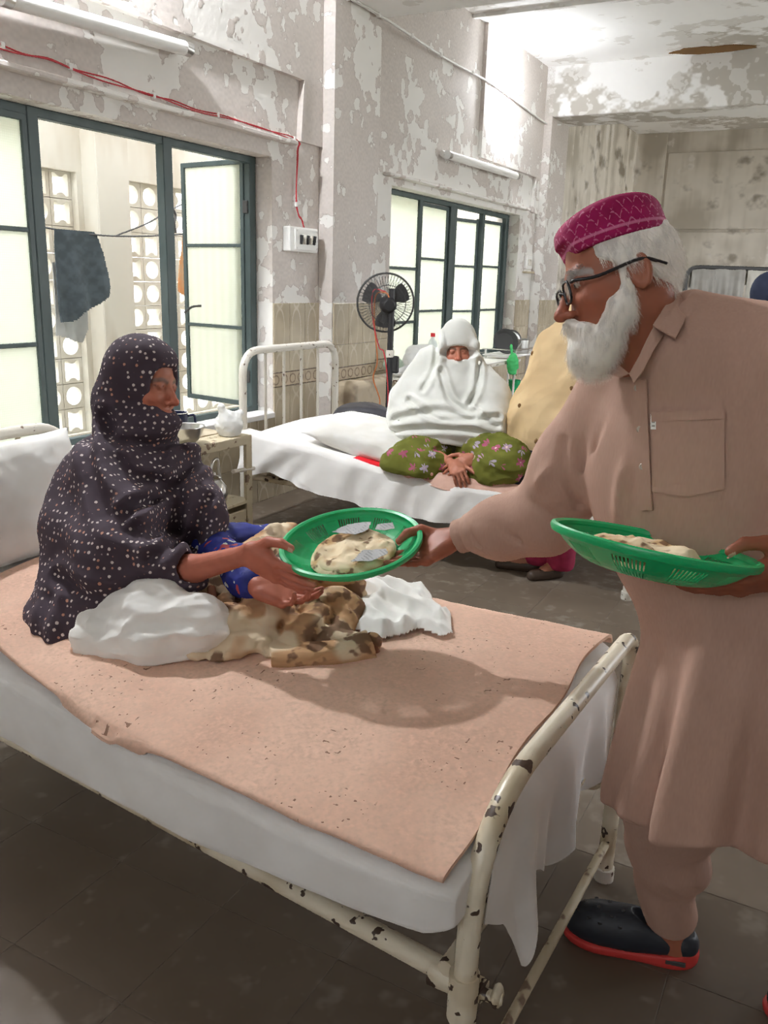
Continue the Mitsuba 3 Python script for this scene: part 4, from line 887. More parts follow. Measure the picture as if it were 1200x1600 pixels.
LH_X, LH_N = cam(-.95, -.27, .04), cam(0, .90, -.40)
lhand = make_hand(LWR, LH_X, LH_N, False, curl=((10, 8, 8), (10, 8, 8), (12, 10, 8), (14, 12, 10)), thumb=((.46, .42, .78), (.93, .10, .22), (1, -.1, -.2)))
KNEE_R, KNEE_L = A(-.19, 1.69, .47), A(.13, 1.68, .46)
ANK_R, ANK_L = A(-.175, 1.79, .09), A(.275, 1.75, .09)
def man_body(P):
    d = near(P, mO - .2, mO + .2, lambda q: head(q, mO, mF, mL, mU, 1.0, 1.32))
    d = smin(d, cap(P, hp(-.025, 0, -.07), NECK + A(0, 0, -.03), .056, .062), .03)
    d = smin(d, chain(P, [RSH, MID + A(0, 0, -.01), LSH], [.045, .06, .045]), .06)
    d = smin(d, ell(P, MID + A(0, 0, -.16), (.12, .12, .2)), .08)
    d = smin(d, cap(P, MID + A(0, 0, -.3), HIP, .11, .12), .08)
    d = smin(d, chain(P, [RSH, REL, RWR], [.047, .040, .025]), .03)
    d = smin(d, chain(P, [LSH, LEL, LWR], [.047, .040, .025]), .03)
    d = smin(d, rhand(P), .012); d = smin(d, lhand(P), .012)
    for k, a in ((KNEE_R, ANK_R), (KNEE_L, ANK_L)):
        d = smin(d, chain(P, [HIP + (k - HIP) * A(.6, .6, 0) + A(0, 0, -.06), k, a], [.08, .055, .036]), .04)
        f = a + A(-.11, -.01, -.055); d = smin(d, chain(P, [a, a + A(.02, 0, -.05), f, f + A(-.05, 0, -.005)], [.034, .034, .032, .026]), .02)
    return d
_lo = np.minimum.reduce([mO - .2, RWR - .25, A(-.45, 1.3, 0)]) ; _hi = np.maximum.reduce([mO + .2, LEL + .1, A(.3, 1.95, 1.7)])
m = soft(man_body, _lo, _hi, .0036)
C = skin_color(np.asarray(m.vertices), mO, mF, mL, mU, 1.0, SK, 2, brow=(.35, .33, .31), red=.2)
_hd = np.minimum(np.linalg.norm(m.vertices - RWR, axis=1), np.linalg.norm(m.vertices - LWR, axis=1)) < .25
C[_hd] = C[_hd] * (0.92, .86, .84)
put(MAN + '__body', m, 'm_skin', smooth=True, color=C); man_mesh = m
for tp in (rhand.tips[4], rhand.tips[0]): put(MAN + '__fingernail', nail(tp, rhand.N), 'm_nail', smooth=60)
put(MAN + '__fingernail', nail(lhand.tips[4], lhand.N), 'm_nail', smooth=60)
# kameez: body and sleeves in one cloth
KC1, KC2 = tuple(map(float, srgb(178, 146, 131))), tuple(map(float, srgb(160, 128, 113)))
def kameez_tex(p, n, uv):
    w = fbm(p.x * 300, p.y * 300, p.z * 60, 2)
    return mix(KC2, KC1, 0.45 * w + 0.55 * fbm(p.x * 6, p.y * 6, p.z * 6, 2))
mat('kameez', proc(kameez_tex), 0.9, spec=0.15, sheen=0.3)
CUFF = RWR + unit(REL - RWR) * .02
_sk0, _sk1 = HIP + A(0, 0, .12), A(-.05, 1.66, .47)
_rs = np.stack([front, side, A(0, 0, 1)], 1)
def man_torso(P):
    d = chain(P, [RSH + A(0, 0, -.01), MID + A(0, 0, .035), LSH + A(0, 0, -.01)], [.070, .092, .078], .05)
    d = smin(d, cap(P, NECK + A(0, 0, .025) - front * .02, MID + A(0, 0, .0), .070, .09), .05)
    d = smin(d, cap(P, pix(1058, 500, 1.57), pix(1062, 565, 1.53), .042, .07), .04)
    d = smin(d, cap(P, pix(1078, 506, 1.585), pix(1215, 525, 1.50), .040, .052), .05)
    d = smin(d, ell(P, MID + A(0, 0, -.17) + front * .03, (.135, .205, .25), _rs), .06)
    d = smin(d, ell(P, (MID * A(1, 1, 0) * .55 + HIP * A(1, 1, 0) * .45) + A(0, 0, 1.02) + front * .015, (.150, .190, .22), _rs), .07)
    return d
def man_skirt(P):
    t = np.clip((1.02 - P[:, 2]) / .55, 0, 1)[:, None]
    c = (HIP + front * .02) * A(1, 1, 0); q = (P - f4(c)) @ f4(_rs); ang = np.arctan2(q[:, 1], q[:, 0])
    a = .150 + .055 * t[:, 0]; b = .182 + .042 * t[:, 0]
    w = 0.030 * t[:, 0] * np.sin(ang * 6 + 1.0 + P[:, 2] * 1.5) + 0.014 * t[:, 0] * np.sin(ang * 13 - P[:, 2] * 3)
    r = np.sqrt((q[:, 0] / a) ** 2 + (q[:, 1] / b) ** 2); d = (r - 1) * np.minimum(a, b) - w
    hem = .452 + .34 * ((P - f4(c)) @ f4(-unit(FW * A(1, 1, 0)))) + .010 * np.sin(ang * 5 + .5)
    return smax(smax(d, hem - P[:, 2], .01), P[:, 2] - 1.06, .02)
def man_sleeves(P):
    d = chain(P, [RSH, RSH * .45 + REL * .55 + A(0, 0, -.012), REL + A(0, 0, -.02)], [.088, .086, .080], .05)
    d2 = chain(P, [REL + A(0, 0, -.02), REL * .5 + CUFF * .5 + A(0, 0, -.012), CUFF + unit(REL - CUFF) * .035], [.080, .066, .044], .04)
    d = smin(d, d2, .03)
    c = smax(cap(P, CUFF + unit(REL - CUFF) * .075, CUFF, .038, .036), -((P - f4(CUFF)) @ f4(unit(REL - CUFF))), .004)
    d = smin(smax(d, -((P - f4(CUFF)) @ f4(unit(REL - CUFF))) + .02, .01), c, .008)
    e = chain(P, [LSH, LSH * .5 + LEL * .5, LEL, LEL * .4 + LWR * .6, LWR + unit(LEL - LWR) * .05], [.088, .083, .078, .062, .046], .04)
    return np.minimum(d, e)
CREASES = [  # (points, radius, depth) of drapery lines on the held-out sleeve and chest
    ([pix(922, 610, 1.60), pix(905, 700, 1.70), pix(925, 780, 1.78)], .012), ([pix(940, 605, 1.58), pix(930, 690, 1.66), pix(950, 770, 1.75)], .012),
    ([pix(812, 775, 1.83), pix(850, 800, 1.80), pix(885, 822, 1.82)], .010), ([pix(755, 805, 1.88), pix(790, 835, 1.86), pix(830, 850, 1.88)], .008),
    ([pix(722, 815, 1.92), pix(745, 848, 1.92), pix(770, 860, 1.94)], .007), ([pix(880, 690, 1.74), pix(880, 740, 1.74), pix(905, 790, 1.78)], .010)]
RIDGES = [([pix(965, 610, 1.50), pix(962, 690, 1.54), pix(965, 800, 1.60)], .012), ([pix(985, 760, 1.50), pix(972, 830, 1.58)], .010), ([pix(1150, 580, 1.30), pix(1185, 680, 1.30), pix(1200, 760, 1.34)], .012),
          ([pix(860, 715, 1.72), pix(835, 755, 1.78)], .012), ([pix(1016, 860, 1.44), pix(990, 1060, 1.55), pix(975, 1250, 1.66)], .030), ([pix(1130, 940, 1.40), pix(1075, 1150, 1.50), pix(1055, 1290, 1.60)], .032)]
def man_kameez(P):
    d = smin(smin(man_torso(P), man_skirt(P), .05), man_sleeves(P), .035)
    q = P.astype(np.float64)
    d = d + f4(.010 * (meshkit.fbm(q * A(5, 5, 2.6), 2, 4) - .5))
    for pts, r in CREASES: d = d + .013 * np.exp(-(np.maximum(chain(P, pts, [0, 0, 0], .001), 0) / r) ** 2) if len(pts) == 3 else d
    for pts, r in RIDGES: d = d - .012 * np.exp(-(np.maximum(chain(P, pts, [0] * len(pts), .001), 0) / (1.6 * r)) ** 2)
    # neckline
    return smax(d, -(cap(P, NECK + A(0, 0, -.02) + front * .060, NECK + A(0, 0, .13) - front * .01, .036, .058)), .008)
m = soft(man_kameez, np.minimum(A(-.42, 1.3, .42), RWR - .12), np.maximum(LEL + .13, A(.3, 1.98, 1.56)), .0058)
put(MAN + '__kameez', m, 'm_kameez', smooth=True)
_cx = unit(REL - CUFF); _cM = frame4(CUFF, unit(np.cross(_cx, [0, 0, 1])), np.cross(_cx, unit(np.cross(_cx, [0, 0, 1]))), _cx)
put(MAN + '__cuff', lathe([(.034, -.004), (.0395, -.004), (.0405, 0), (.0415, .066), (.0405, .070), (.036, .070), (.034, -.004)], 40, _cM), 'm_kameez', smooth=40)
# collar: stand round the neck, one leaf folded over the near shoulder, the other showing only its tip
def loft(*rows):
    n = max(len(r) for r in rows) * 6; R = [curve(r, 8) for r in rows]; t = np.linspace(0, 1, n)
    R = [np.stack([np.interp(t, np.linspace(0, 1, len(r)), r[:, i]) for i in range(3)], 1) for r in R]; R = np.array(R)
    u = np.linspace(0, 1, 14); k = np.linspace(0, 1, len(R)); return np.array([[np.interp(u, k, R[:, a, i]) for a in range(n)] for i in range(3)]).transpose(2, 1, 0)
put(MAN + '__collar', sheet(loft([pix(1047, 452, 1.63), pix(1046, 466, 1.55), pix(1034, 488, 1.495), pix(1020, 510, 1.475)], [pix(1056, 452, 1.64), pix(1058, 466, 1.55), pix(1046, 492, 1.485), pix(1030, 516, 1.465)], [pix(1068, 470, 1.64), pix(1072, 484, 1.54), pix(1066, 508, 1.47), pix(1055, 530, 1.45)]), .003), 'm_kameez', smooth=50)
put(MAN + '__collar', sheet(loft([pix(1048, 452, 1.63), pix(1046, 466, 1.552), pix(1030, 494, 1.495), pix(1016, 520, 1.478), pix(1000, 556, 1.485), pix(984, 584, 1.50)], [pix(1050, 500, 1.63), pix(1040, 506, 1.545), pix(1034, 524, 1.49), pix(1022, 546, 1.472), pix(1008, 575, 1.478), pix(992, 598, 1.495)]), .003), 'm_kameez', smooth=50)
put(MAN + '__collar', sheet(loft([pix(984, 584, 1.505), pix(965, 570, 1.55), pix(945, 568, 1.60)], [pix(970, 590, 1.53), pix(950, 585, 1.56), pix(936, 590, 1.585)]), .003), 'm_kameez', smooth=50)
fr2 = unit(front + side * .05)
def on_chest(px, py, lift=.003):
    px, py = np.asarray(px, float), np.asarray(py, float); d = RT * (px[..., None] - 600) / FOCAL - UP * (py[..., None] - 800) / FOCAL + FW
    return drape(man_kameez, EYE + 1.2 * d, d, 60, lift)
U_, S_ = np.meshgrid(np.linspace(0, 1, 40), np.linspace(0, 1, 8), indexing='ij')
put(MAN + '__placket', sheet(on_chest(989 + 9 * U_ + 22 * S_, 592 + 205 * U_, .0042)[:, ::-1], .004), 'm_kameez', smooth=60)
mat('button', (0.42, 0.36, 0.30), 0.3)
for px, py in ((996, 606), (1000, 671), (1004, 729)):
    c = on_chest(px, py, .0072); n = unit(EYE - c) * .7 + front * .3; n = unit(n); x = unit(np.cross(n, [0, 0, 1])); put(MAN + '__button', lathe([(.001, -.004), (.0062, -.004), (.0066, 0), (.005, .0018), (.0035, .001), (.001, .001)], 16, frame4(c, x, np.cross(n, x), n)), 'm_button', smooth=40)
U_, S_ = np.meshgrid(np.linspace(0, 1, 26), np.linspace(0, 1, 26), indexing='ij')
put(MAN + '__chest_pocket', sheet(on_chest(1020 + 112 * S_, 646 - 4 * S_ + (122 + 10 * (1 - np.abs(2 * S_ - 1))) * U_, .0034)[:, ::-1], .003), 'm_kameez', smooth=60)
U_, S_ = np.meshgrid(np.linspace(0, 1, 4), np.linspace(0, 1, 26), indexing='ij')
put(MAN + '__pocket_hem', sheet(on_chest(1019 + 114 * S_, 644 - 4 * S_ + 15 * U_, .0056)[:, ::-1], .003), 'm_kameez', smooth=60)
U_, S_ = np.meshgrid(np.linspace(0, 1, 6), np.linspace(0, 1, 4), indexing='ij')
put(MAN + '__pocket_tag', sheet(on_chest(1017 + 8 * S_, 647 + 24 * U_, .0076)[:, ::-1], .001), 'm_white_cotton')
U_, S_ = np.meshgrid(np.linspace(0, 1, 3), np.linspace(0, 1, 3), indexing='ij')
for y in (652, 658, 664): put(MAN + '__pocket_tag_print', sheet(on_chest(1018.5 + 5 * S_, y + 3 * U_, .0084)[:, ::-1], .0004), 'm_hair_grey')
c = pix(713, 838, 1.965); n = unit(EYE - c); x = unit(np.cross(n, [0, 0, 1]))
put(MAN + '__cuff_button', lathe([(.001, -.003), (.005, -.003), (.0055, 0), (.001, .001)], 14, frame4(CUFF + unit(REL - CUFF) * .03 + unit(EYE - CUFF) * .039, x, np.cross(n, x), n)), 'm_button', smooth=40)
# trousers
def man_trousers(P):
    d = None
    for k, a, s in ((KNEE_R, ANK_R, 1), (KNEE_L, ANK_L, -1)):
        h = HIP + A((k[0] - HIP[0]) * .6, (k[1] - HIP[1]) * .6, -.08)
        c = chain(P, [h, k + A(-.0, 0, -.02), k * .5 + a * .5 + A(-.005, 0, .02), a + A(.0, 0, .035)], [.115, .100, .084, .066], .05)
        d = c if d is None else smin(d, c, .03)
    q = P.astype(np.float64)
    d = d + f4(.015 * (0.5 + .5 * np.sin((q[:, 2] * 13 + q[:, 0] * 6 + 2.5 * meshkit.fbm(q * 5, 2, 8)) * 3.0)) * ease(.62, .2, q[:, 2]))
    return smax(d, .062 + .010 * np.sin(P[:, 0] * 40) - P[:, 2], .008)
put(MAN + '__trousers', soft(man_trousers, (-.36, 1.5, .05), (.28, 1.92, .85), .0062), 'm_kameez', smooth=True)
# clogs
mat('clog_navy', (0.016, 0.020, 0.028), 0.5); mat('clog_red', (0.50, 0.045, 0.04), 0.5)
def clog(a, yaw, key):
    R = rotm([0, 0, 1], yaw); c = a * A(1, 1, 0); L = lambda x, y, z: c + R @ A(x, y, z)    # toe along -x
    def up(P):
        q = (P - f4(c)) @ f4(R)
        o = blend(.03, ell(q, (-.135, .002, .042), (.092, .051, .062)), ell(q, (-.06, 0, .050), (.07, .046, .055)), cap(q, (.0, 0, .045), (.035, 0, .045), .040))
        o = smax(o, .022 - q[:, 2], .004)
        return smax(o, -ell(q, (.005, 0, .112), (.085, .035, .050)), .008)
    key = put(key, soft(up, c - .26, c + A(.26, .26, .14), .004), 'm_clog_navy', smooth=True)
    sm = soft(lambda P: (lambda q: smax(smax(blend(.03, ell(q, (-.145, .002, .02), (.088, .056, .05)), ell(q, (-.05, 0, .02), (.09, .048, .05)), ell(q, (.02, 0, .02), (.058, .046, .055))), -.0 - q[:, 2] + .004 * np.clip((q[:, 0] + .0) / -.2, 0, 1), .004), q[:, 2] - .026 - .014 * np.clip((q[:, 0] + .05) / .1, 0, 1), .004))((P - f4(c)) @ f4(R)), c + A(-.28, -.28, -.01), c + A(.28, .28, .08), .004)
    put(key + '__sole', sm, 'm_clog_red', smooth=50)
    for i, (x, y) in enumerate(((-.20, -.012), (-.175, -.030), (-.185, .012), (-.155, -.010), (-.15, -.038), (-.125, -.026), (-.16, .03), (-.13, .012), (-.105, -.040), (-.10, -.01))):
        o = L(x, y, .14)[None]; p = drape(up, o, A(0, 0, -1), 50, .0006)[0]
        put(key + '__vent_hole', lathe([(.001, .0005), (.0048, .0005), (.0052, -.001), (.001, -.001)], 12, frame4(p, A(1, 0, 0), A(0, 1, 0), A(0, 0, 1))), 'm_black_plastic')
    put(key + '__badge', box(L(.022, -.047, .022), (.045, .006, .012), .002, R), 'm_dark_metal')
clog(ANK_R, 13, MAN + '__clog'); clog(ANK_L, 4, MAN + '__clog')
# cap
def cap_tex(p, n, uv):
    q = [(p.x - float(mO[0])) * float(a[0]) + (p.y - float(mO[1])) * float(a[1]) + (p.z - float(mO[2])) * float(a[2]) for a in (mF, mL, mU)]
    a = dr.atan2(q[1], q[0]) * 14.0; z = q[2] / .018
    zig = dr.abs(dr.sin(a * 1.0 + dr.floor(z) * 1.6)) * 0.8
    f = z - dr.floor(z); thread = smoothstep(.16, .05, dr.abs(f - zig)) * smoothstep(.35, .55, noise(p.x * 260, p.y * 260, p.z * 260))
    band = smoothstep(.004, .001, dr.abs(q[2] - .060))
    top = smoothstep(.105, .11, q[2])
    c = mix((0.30, 0.012, 0.085), (0.22, 0.010, 0.055), noise(p.x * 40, p.y * 40, p.z * 40))
    return mix(c, (0.62, 0.22, 0.36), dr.minimum(thread * .55 * (1 - top) + band * .6, 0.7))
scene['m_cap'] = {'type': 'twosided', 'bsdf': {'type': 'principled', 'base_color': proc(cap_tex), 'roughness': 0.85, 'sheen': 0.8, 'specular': 0.2}}
mR = np.stack([mF, mL, mU], 1)
def man_cap(P):
    q = (P - f4(mO)) @ f4(mR); r = np.sqrt((q[:, 0] / (.1035 - .10 * np.clip(q[:, 2] - .04, 0, .1))) ** 2 + (q[:, 1] / .087) ** 2)
    d = (r - 1) * .09; top = .118 - .012 * np.clip(q[:, 0] / .09, -1, 1) ** 2 + .05 * np.clip(-q[:, 0] - .02, 0, .1)
    d = smax(d, q[:, 2] - top, .022)
    bottom = .044 + .026 * ease(.075, .090, q[:, 0]) 
    return smax(d, bottom - q[:, 2], .004)
put(MAN + '__cap', soft(man_cap, mO - .16, mO + .18, .003), 'm_cap', smooth=True)
# beard, moustache and hair: soft volume with single hairs over it
def hq(P): return (P - f4(mO)) @ f4(mR)
def man_beard(P):
    q = hq(P); s = np.stack([q[:, 0], np.abs(q[:, 1]), q[:, 2]], 1)
    d = blend(.03, ell(s, (.088, 0, -.118), (.038, .042, .044)), cap(s, (.036, .058, -.072), (.060, .046, -.112), .018, .024), cap(s, (.012, .066, -.035), (.030, .058, -.08), .010, .020), ell(s, (.084, .012, -.136), (.032, .030, .028)))
    d = smin(d, cap(s, (.114, .004, -.069), (.092, .036, -.090), .0115, .0115), .010)
    q2 = q.astype(np.float64); return d + f4(.010 * (meshkit.fbm(q2 * A(60, 60, 22), 3, 3) - .5))
mat('beard_white', proc(lambda p, n, uv: mix((0.80, 0.76, 0.70), (0.55, 0.52, 0.48), smoothstep(.35, .7, fbm(p.x * 90, p.y * 90, p.z * 30, 3)))), 0.8)
bm = soft(man_beard, mO - .25, mO + .2, .0032); bk = put(MAN + '__beard', bm, 'm_beard_white', smooth=True)
rp, rn = surface_points(bm, lambda c: (hq(c)[:, 0] > .0), 5200, 4)
put(bk + '__hairs', strands(rp - rn * .002, rn * .45 + mU * -.8 + mF * .15, np.random.default_rng(2).uniform(.010, .026, len(rp)), .00042, 5, .35, -mU), 'm_hair_white'); labels[bk + '__hairs'] = {'kind': 'stuff'}
def man_hair(P):
    q = hq(P); s = np.stack([q[:, 0], np.abs(q[:, 1]), q[:, 2]], 1)
    d = ell(s, (-.008, 0, .018), (.104, .0835, .106)); lim = .010 + .9 * (s[:, 2] - .02) * 0
    d = smax(d, s[:, 0] - .052, .01); d = smax(d, s[:, 2] - .07, .004); d = smax(d, -.085 - s[:, 2], .01)
    d = smax(d, (s[:, 0] + .030) - (s[:, 2] + .030) * 1.6, .01)
    d = smin(d, cap(s, (.014, .075, .01), (.020, .071, -.05), .007, .006), .01)
    q2 = q.astype(np.float64); return d + f4(.005 * (meshkit.fbm(q2 * A(70, 70, 30), 3, 6) - .5))
hm = soft(man_hair, mO - .16, mO + .14, .003); hk = put(MAN + '__hair', hm, 'm_beard_white', smooth=True)
rp, rn = surface_points(hm, lambda c: (hq(c)[:, 2] < .06) & (np.abs(hq(c)[:, 1]) > .0), 3800, 6)
put(hk + '__hairs', strands(rp - rn * .001, rn * .22 - mU * .9 - mF * .35, np.random.default_rng(3).uniform(.012, .028, len(rp)), .0004, 7, .22, -mU), 'm_hair_white'); labels[hk + '__hairs'] = {'kind': 'stuff'}
rp, rn = surface_points(man_mesh, lambda c: (np.abs(hq(c)[:, 2] - .014) < .007) & (np.abs(np.abs(hq(c)[:, 1]) - .032) < .020) & (hq(c)[:, 0] > .07), 260, 8)
put(MAN + '__eyebrows', strands(rp, rn * .5 + mF * .1 + mU * .3, np.random.default_rng(4).uniform(.005, .012, len(rp)), .0004, 9, .3, -mU), 'm_hair_grey'); labels[MAN + '__eyebrows'] = {'kind': 'stuff'}
# glasses
mat('glasses_frame', (0.012, 0.010, 0.012), 0.25)
gk = None
fr = []
for s in (1, -1):
    fr.append(tube(np.array([hp(.110 - .30 * abs(y) ** 1.6 * 1.2, s * (.034 + y), -.018 + z) for y, z in [(.025 * math.copysign(abs(math.cos(t)) ** .6, math.cos(t)), .019 * math.copysign(abs(math.sin(t)) ** .6, math.sin(t))) for t in np.linspace(0, 2 * np.pi, 33)[:-1]]]), .0022, 6, True))
    fr.append(tube(curve([hp(.104, s * .059, -.006), hp(.098, s * .072, -.007), hp(.06, s * .080, -.012), hp(-.012, s * .0845, -.004), hp(-.04, s * .0845, -.014), hp(-.058, s * .082, -.024)], 6), [.0030] * 25 + [.0024] * 6, 6))
fr.append(tube(curve([hp(.110, .010, -.014), hp(.115, 0, -.010), hp(.110, -.010, -.014)], 5), .0022, 6))
gk = put(MAN + '__glasses', cat(*fr), 'm_glasses_frame', smooth=60)
scene['m_lens'] = {'type': 'thindielectric', 'int_ior': 1.3}
for s in (1, -1):
    g = np.array([[hp(.1095 - .36 * abs(y * .025 * math.sqrt(max(.05, 1 - .35 * z * z))) ** 1.6, s * (.034 + y * .0245 * math.sqrt(max(.05, 1 - .35 * z * z))), -.018 + z * .0185 * math.sqrt(max(.05, 1 - .35 * y * y))) for z in np.linspace(-1, 1, 9)] for y in np.linspace(-1, 1, 9)])
    v = g.reshape(-1, 3); put(gk + '__lens', (v, grid_faces(9, 9)), 'm_lens', smooth=True)
# ------------------------------------------------------------------ the woman in the dark spotted shawl
def folds2(P, O, lines):
    """Drapery seen on the front of a wrapped figure: grooves with a raised lip along lines drawn in the upright plane through O."""
    q = np.stack([(P - f4(O)) @ f4(RT), (P - f4(O)) @ f4(UP), np.zeros(len(P), np.float32)], 1); o = 0
    for pts, r, dep in lines:
        L2 = curve([A((p - O) @ RT, (p - O) @ UP, 0) for p in pts], 4); c = None
        for a, b in zip(L2[:-1], L2[1:]):
            k = cap(q, a, b, 0); c = k if c is None else np.minimum(c, k)
        o = o + dep * np.exp(-(c / r) ** 2) - .75 * dep * np.exp(-((c - 1.9 * r) / r) ** 2)
    return o
def onz(px, py, z):
    d = pix(px, py, 1.0) - EYE; return EYE + d * (z - EYE[2]) / d[2]
def spotted(p, n, uv):
    c = .0165; q = [p.x / c, p.y / c, p.z / c]; i = [dr.floor(v) for v in q]
    j = [cell_rand(i[0] + 7 * k, i[1], i[2] + 13 * k) for k in range(3)]; r = .27 + .06 * cell_rand(i[2], i[0], i[1])
    d = dr.sqrt(sum(dr.square(v - a - .3 - .4 * b) for v, a, b in zip(q, i, j)))
    dot = smoothstep(r, r - .10, d); k = cell_rand(i[1], i[2], i[0])
    base = mix((0.040, 0.028, 0.036), (0.060, 0.044, 0.058), fbm(p.x * 9, p.y * 9, p.z * 9, 2))
    return mix(base, mix((0.55, 0.48, 0.46), (0.42, 0.22, 0.16), smoothstep(.72, .76, k)), dot * .9)
scene['m_spotted'] = {'type': 'twosided', 'bsdf': {'type': 'principled', 'base_color': proc(spotted), 'roughness': 0.9, 'specular': 0.15, 'sheen': 0.2}}
W1P = thing('person', 'seated woman in a dark white-spotted shawl on the front bed, taking the basket', 'person')
wF = unit(cam(.92, -.13, .36)); wU = unit(cam(.12, .98, .12) - wF * (cam(.12, .98, .12) @ wF)); wL = np.cross(wU, wF); wO = pix(222, 598, 2.38); wS = .96
wr = np.stack([wF, wL, wU], 1)
WR, CUFF1 = pix(388, 866, 2.00), pix(302, 892, 2.11)
w_hand = make_hand(WR, cam(.80, -.42, .42), cam(.46, .64, -.62), True, curl=((4, 6, 4), (4, 6, 4), (6, 8, 6), (10, 10, 8)), thumb=((.66, .66, .30), (.92, .22, .26), (1, -.10, .12)), s=1.0)
LW1 = pix(402, 916, 2.09)
w_hand2 = make_hand(LW1, cam(.92, -.34, .08), cam(.22, .80, .56), False, curl=((14, 20, 15), (18, 25, 18), (26, 34, 24), (34, 40, 26)), thumb=((.75, .65, .2), (.9, .4, .2), (1, .1, .2)), s=.92)
RS1, EL1, LS1, LE1 = pix(170, 745, 2.34), pix(215, 880, 2.18), pix(275, 745, 2.52), pix(330, 860, 2.44)
HIP1 = pix(190, 930, 2.44)
def w1_body(P):
    d = near(P, wO - .2, wO + .2, lambda q: head(q, wO, wF, wL, wU, wS))
    d = smin(d, cap(P, wO - wU * .08 - wF * .02, pix(222, 715, 2.42), .05, .055), .03)
    d = smin(d, chain(P, [RS1, pix(220, 735, 2.43), LS1], [.045, .07, .045]), .05)
    d = smin(d, cap(P, pix(220, 770, 2.45), HIP1, .10, .115), .08)
    d = smin(d, chain(P, [RS1, EL1, pix(300, 890, 2.11), WR], [.042, .038, .034, .023]), .03)
    d = smin(d, chain(P, [LS1, LE1, LW1], [.042, .036, .023]), .03)
    d = smin(d, w_hand(P), .010); return smin(d, w_hand2(P), .010)
m = soft(w1_body, np.minimum(wO - .25, HIP1 - .2), np.maximum(np.maximum(wO + .2, LS1 + .1), np.maximum(WR, LW1) + .24), .0036)
C = skin_color(np.asarray(m.vertices), wO, wF, wL, wU, wS, srgb(164, 104, 82), 5, brow=(.16, .10, .08), red=.25, eyes=False)
_l = np.linalg.norm(m.vertices - LW1, axis=1) < .22; C[_l] = C[_l] * (.98, .82, .84)
put(W1P + '__body', m, 'm_skin', smooth=True, color=C)
for tp in (w_hand.tips[4], w_hand.tips[0]): put(W1P + '__fingernail', nail(tp, w_hand.N), 'm_nail', smooth=60)
def bedclip(d, P, off=.012):
    return smax(d, f4(bed_top(P[:, 0].astype(float), P[:, 1].astype(float))) + off - P[:, 2], .008)
S1 = [  # limbs of the shawl: from, to, radii
    (pix(222, 715, 2.43), pix(212, 690, 2.42), .115, .10), (pix(150, 765, 2.43), pix(262, 752, 2.50), .125, .105), (pix(205, 800, 2.47), pix(190, 920, 2.42), .20, .21),
    (pix(275, 750, 2.49), pix(318, 812, 2.40), .085, .055), (pix(300, 790, 2.46), pix(318, 850, 2.42), .075, .055), (RS1, pix(195, 872, 2.19), .10, .095), (pix(195, 872, 2.19), pix(290, 892, 2.11), .090, .052),
    (pix(150, 850, 2.40), pix(128, 960, 2.28), .15, .115), (pix(120, 950, 2.30), pix(75, 962, 2.31), .08, .040), (pix(110, 990, 2.20), pix(85, 985, 2.24), .065, .045), (pix(190, 880, 2.26), pix(150, 960, 2.20), .13, .07), (pix(250, 900, 2.18), pix(200, 905, 2.2), .06, .085)]
FOLD1 = [([pix(300, 690, 2.28), pix(262, 760, 2.27), pix(215, 800, 2.25)], .016, .016), ([pix(278, 705, 2.32), pix(275, 770, 2.30), pix(262, 830, 2.26)], .014, .013), ([pix(160, 650, 2.3), pix(190, 735, 2.24), pix(250, 755, 2.26)], .018, .016),
         ([pix(140, 690, 2.33), pix(175, 800, 2.2), pix(260, 845, 2.12)], .022, .012), ([pix(320, 780, 2.34), pix(290, 850, 2.28), pix(250, 870, 2.16)], .016, .014), ([pix(100, 900, 2.25), pix(160, 930, 2.12), pix(230, 915, 2.1)], .018, .012),
         ([pix(290, 655, 2.27), pix(240, 690, 2.26), pix(190, 690, 2.28)], .014, .012)]
def w1_shawl(P):
    d = None
    for a, b, ra, rb in S1:
        c = cap(P, a, b, ra, rb); d = c if d is None else smin(d, c, .055)
    q = ((P - f4(wO)) @ f4(wr)) / wS
    h = blend(.03, ell(q, (-.012, 0, .020), (.118, .098, .118)), ell(q, (.050, 0, -.108), (.074, .074, .058)), ell(q, (-.06, 0, -.06), (.09, .095, .09)))
    h = smax(h, -ell(q, (.115, -.005, -.012), (.068, .066, .070), rotm([0, 1, 0], -14)), .010) * wS
    h = smin(h, ell(q, (.060, 0, .088), (.055, .062, .022), rotm([0, 1, 0], 38)) * wS, .015)
    d = smin(d, h, .045)
    p = P.astype(np.float64)
    lowr = ease(1.12, .95, P[:, 2])
    d = d - .020 * lowr * f4(fold(p, unit(cam(.55, .8, .2)), 5.0, 3, .45, 1.2) - .4) - f4(.012 * (meshkit.fbm(p * 12, 3, 2) - .5))
    hem = ease(.82, .66, P[:, 2]); d = d - .012 * hem * f4(fold(p, unit(cam(1, .2, .2)), 9, 8, .5, 1.2) - .4)
    d = d + .95 * folds2(P, wO, FOLD1)
    d = smax(d, -cap(P, CUFF1 - unit(CUFF1 - pix(240, 885, 2.13)) * .03, WR, .040, .040), .006)      # open cuff
    return bedclip(d, P)
put(W1P + '__shawl', soft(w1_shawl, A(-2.12, 1.28, .55), A(-1.2, 2.1, 1.42), .0050), 'm_spotted', smooth=True)
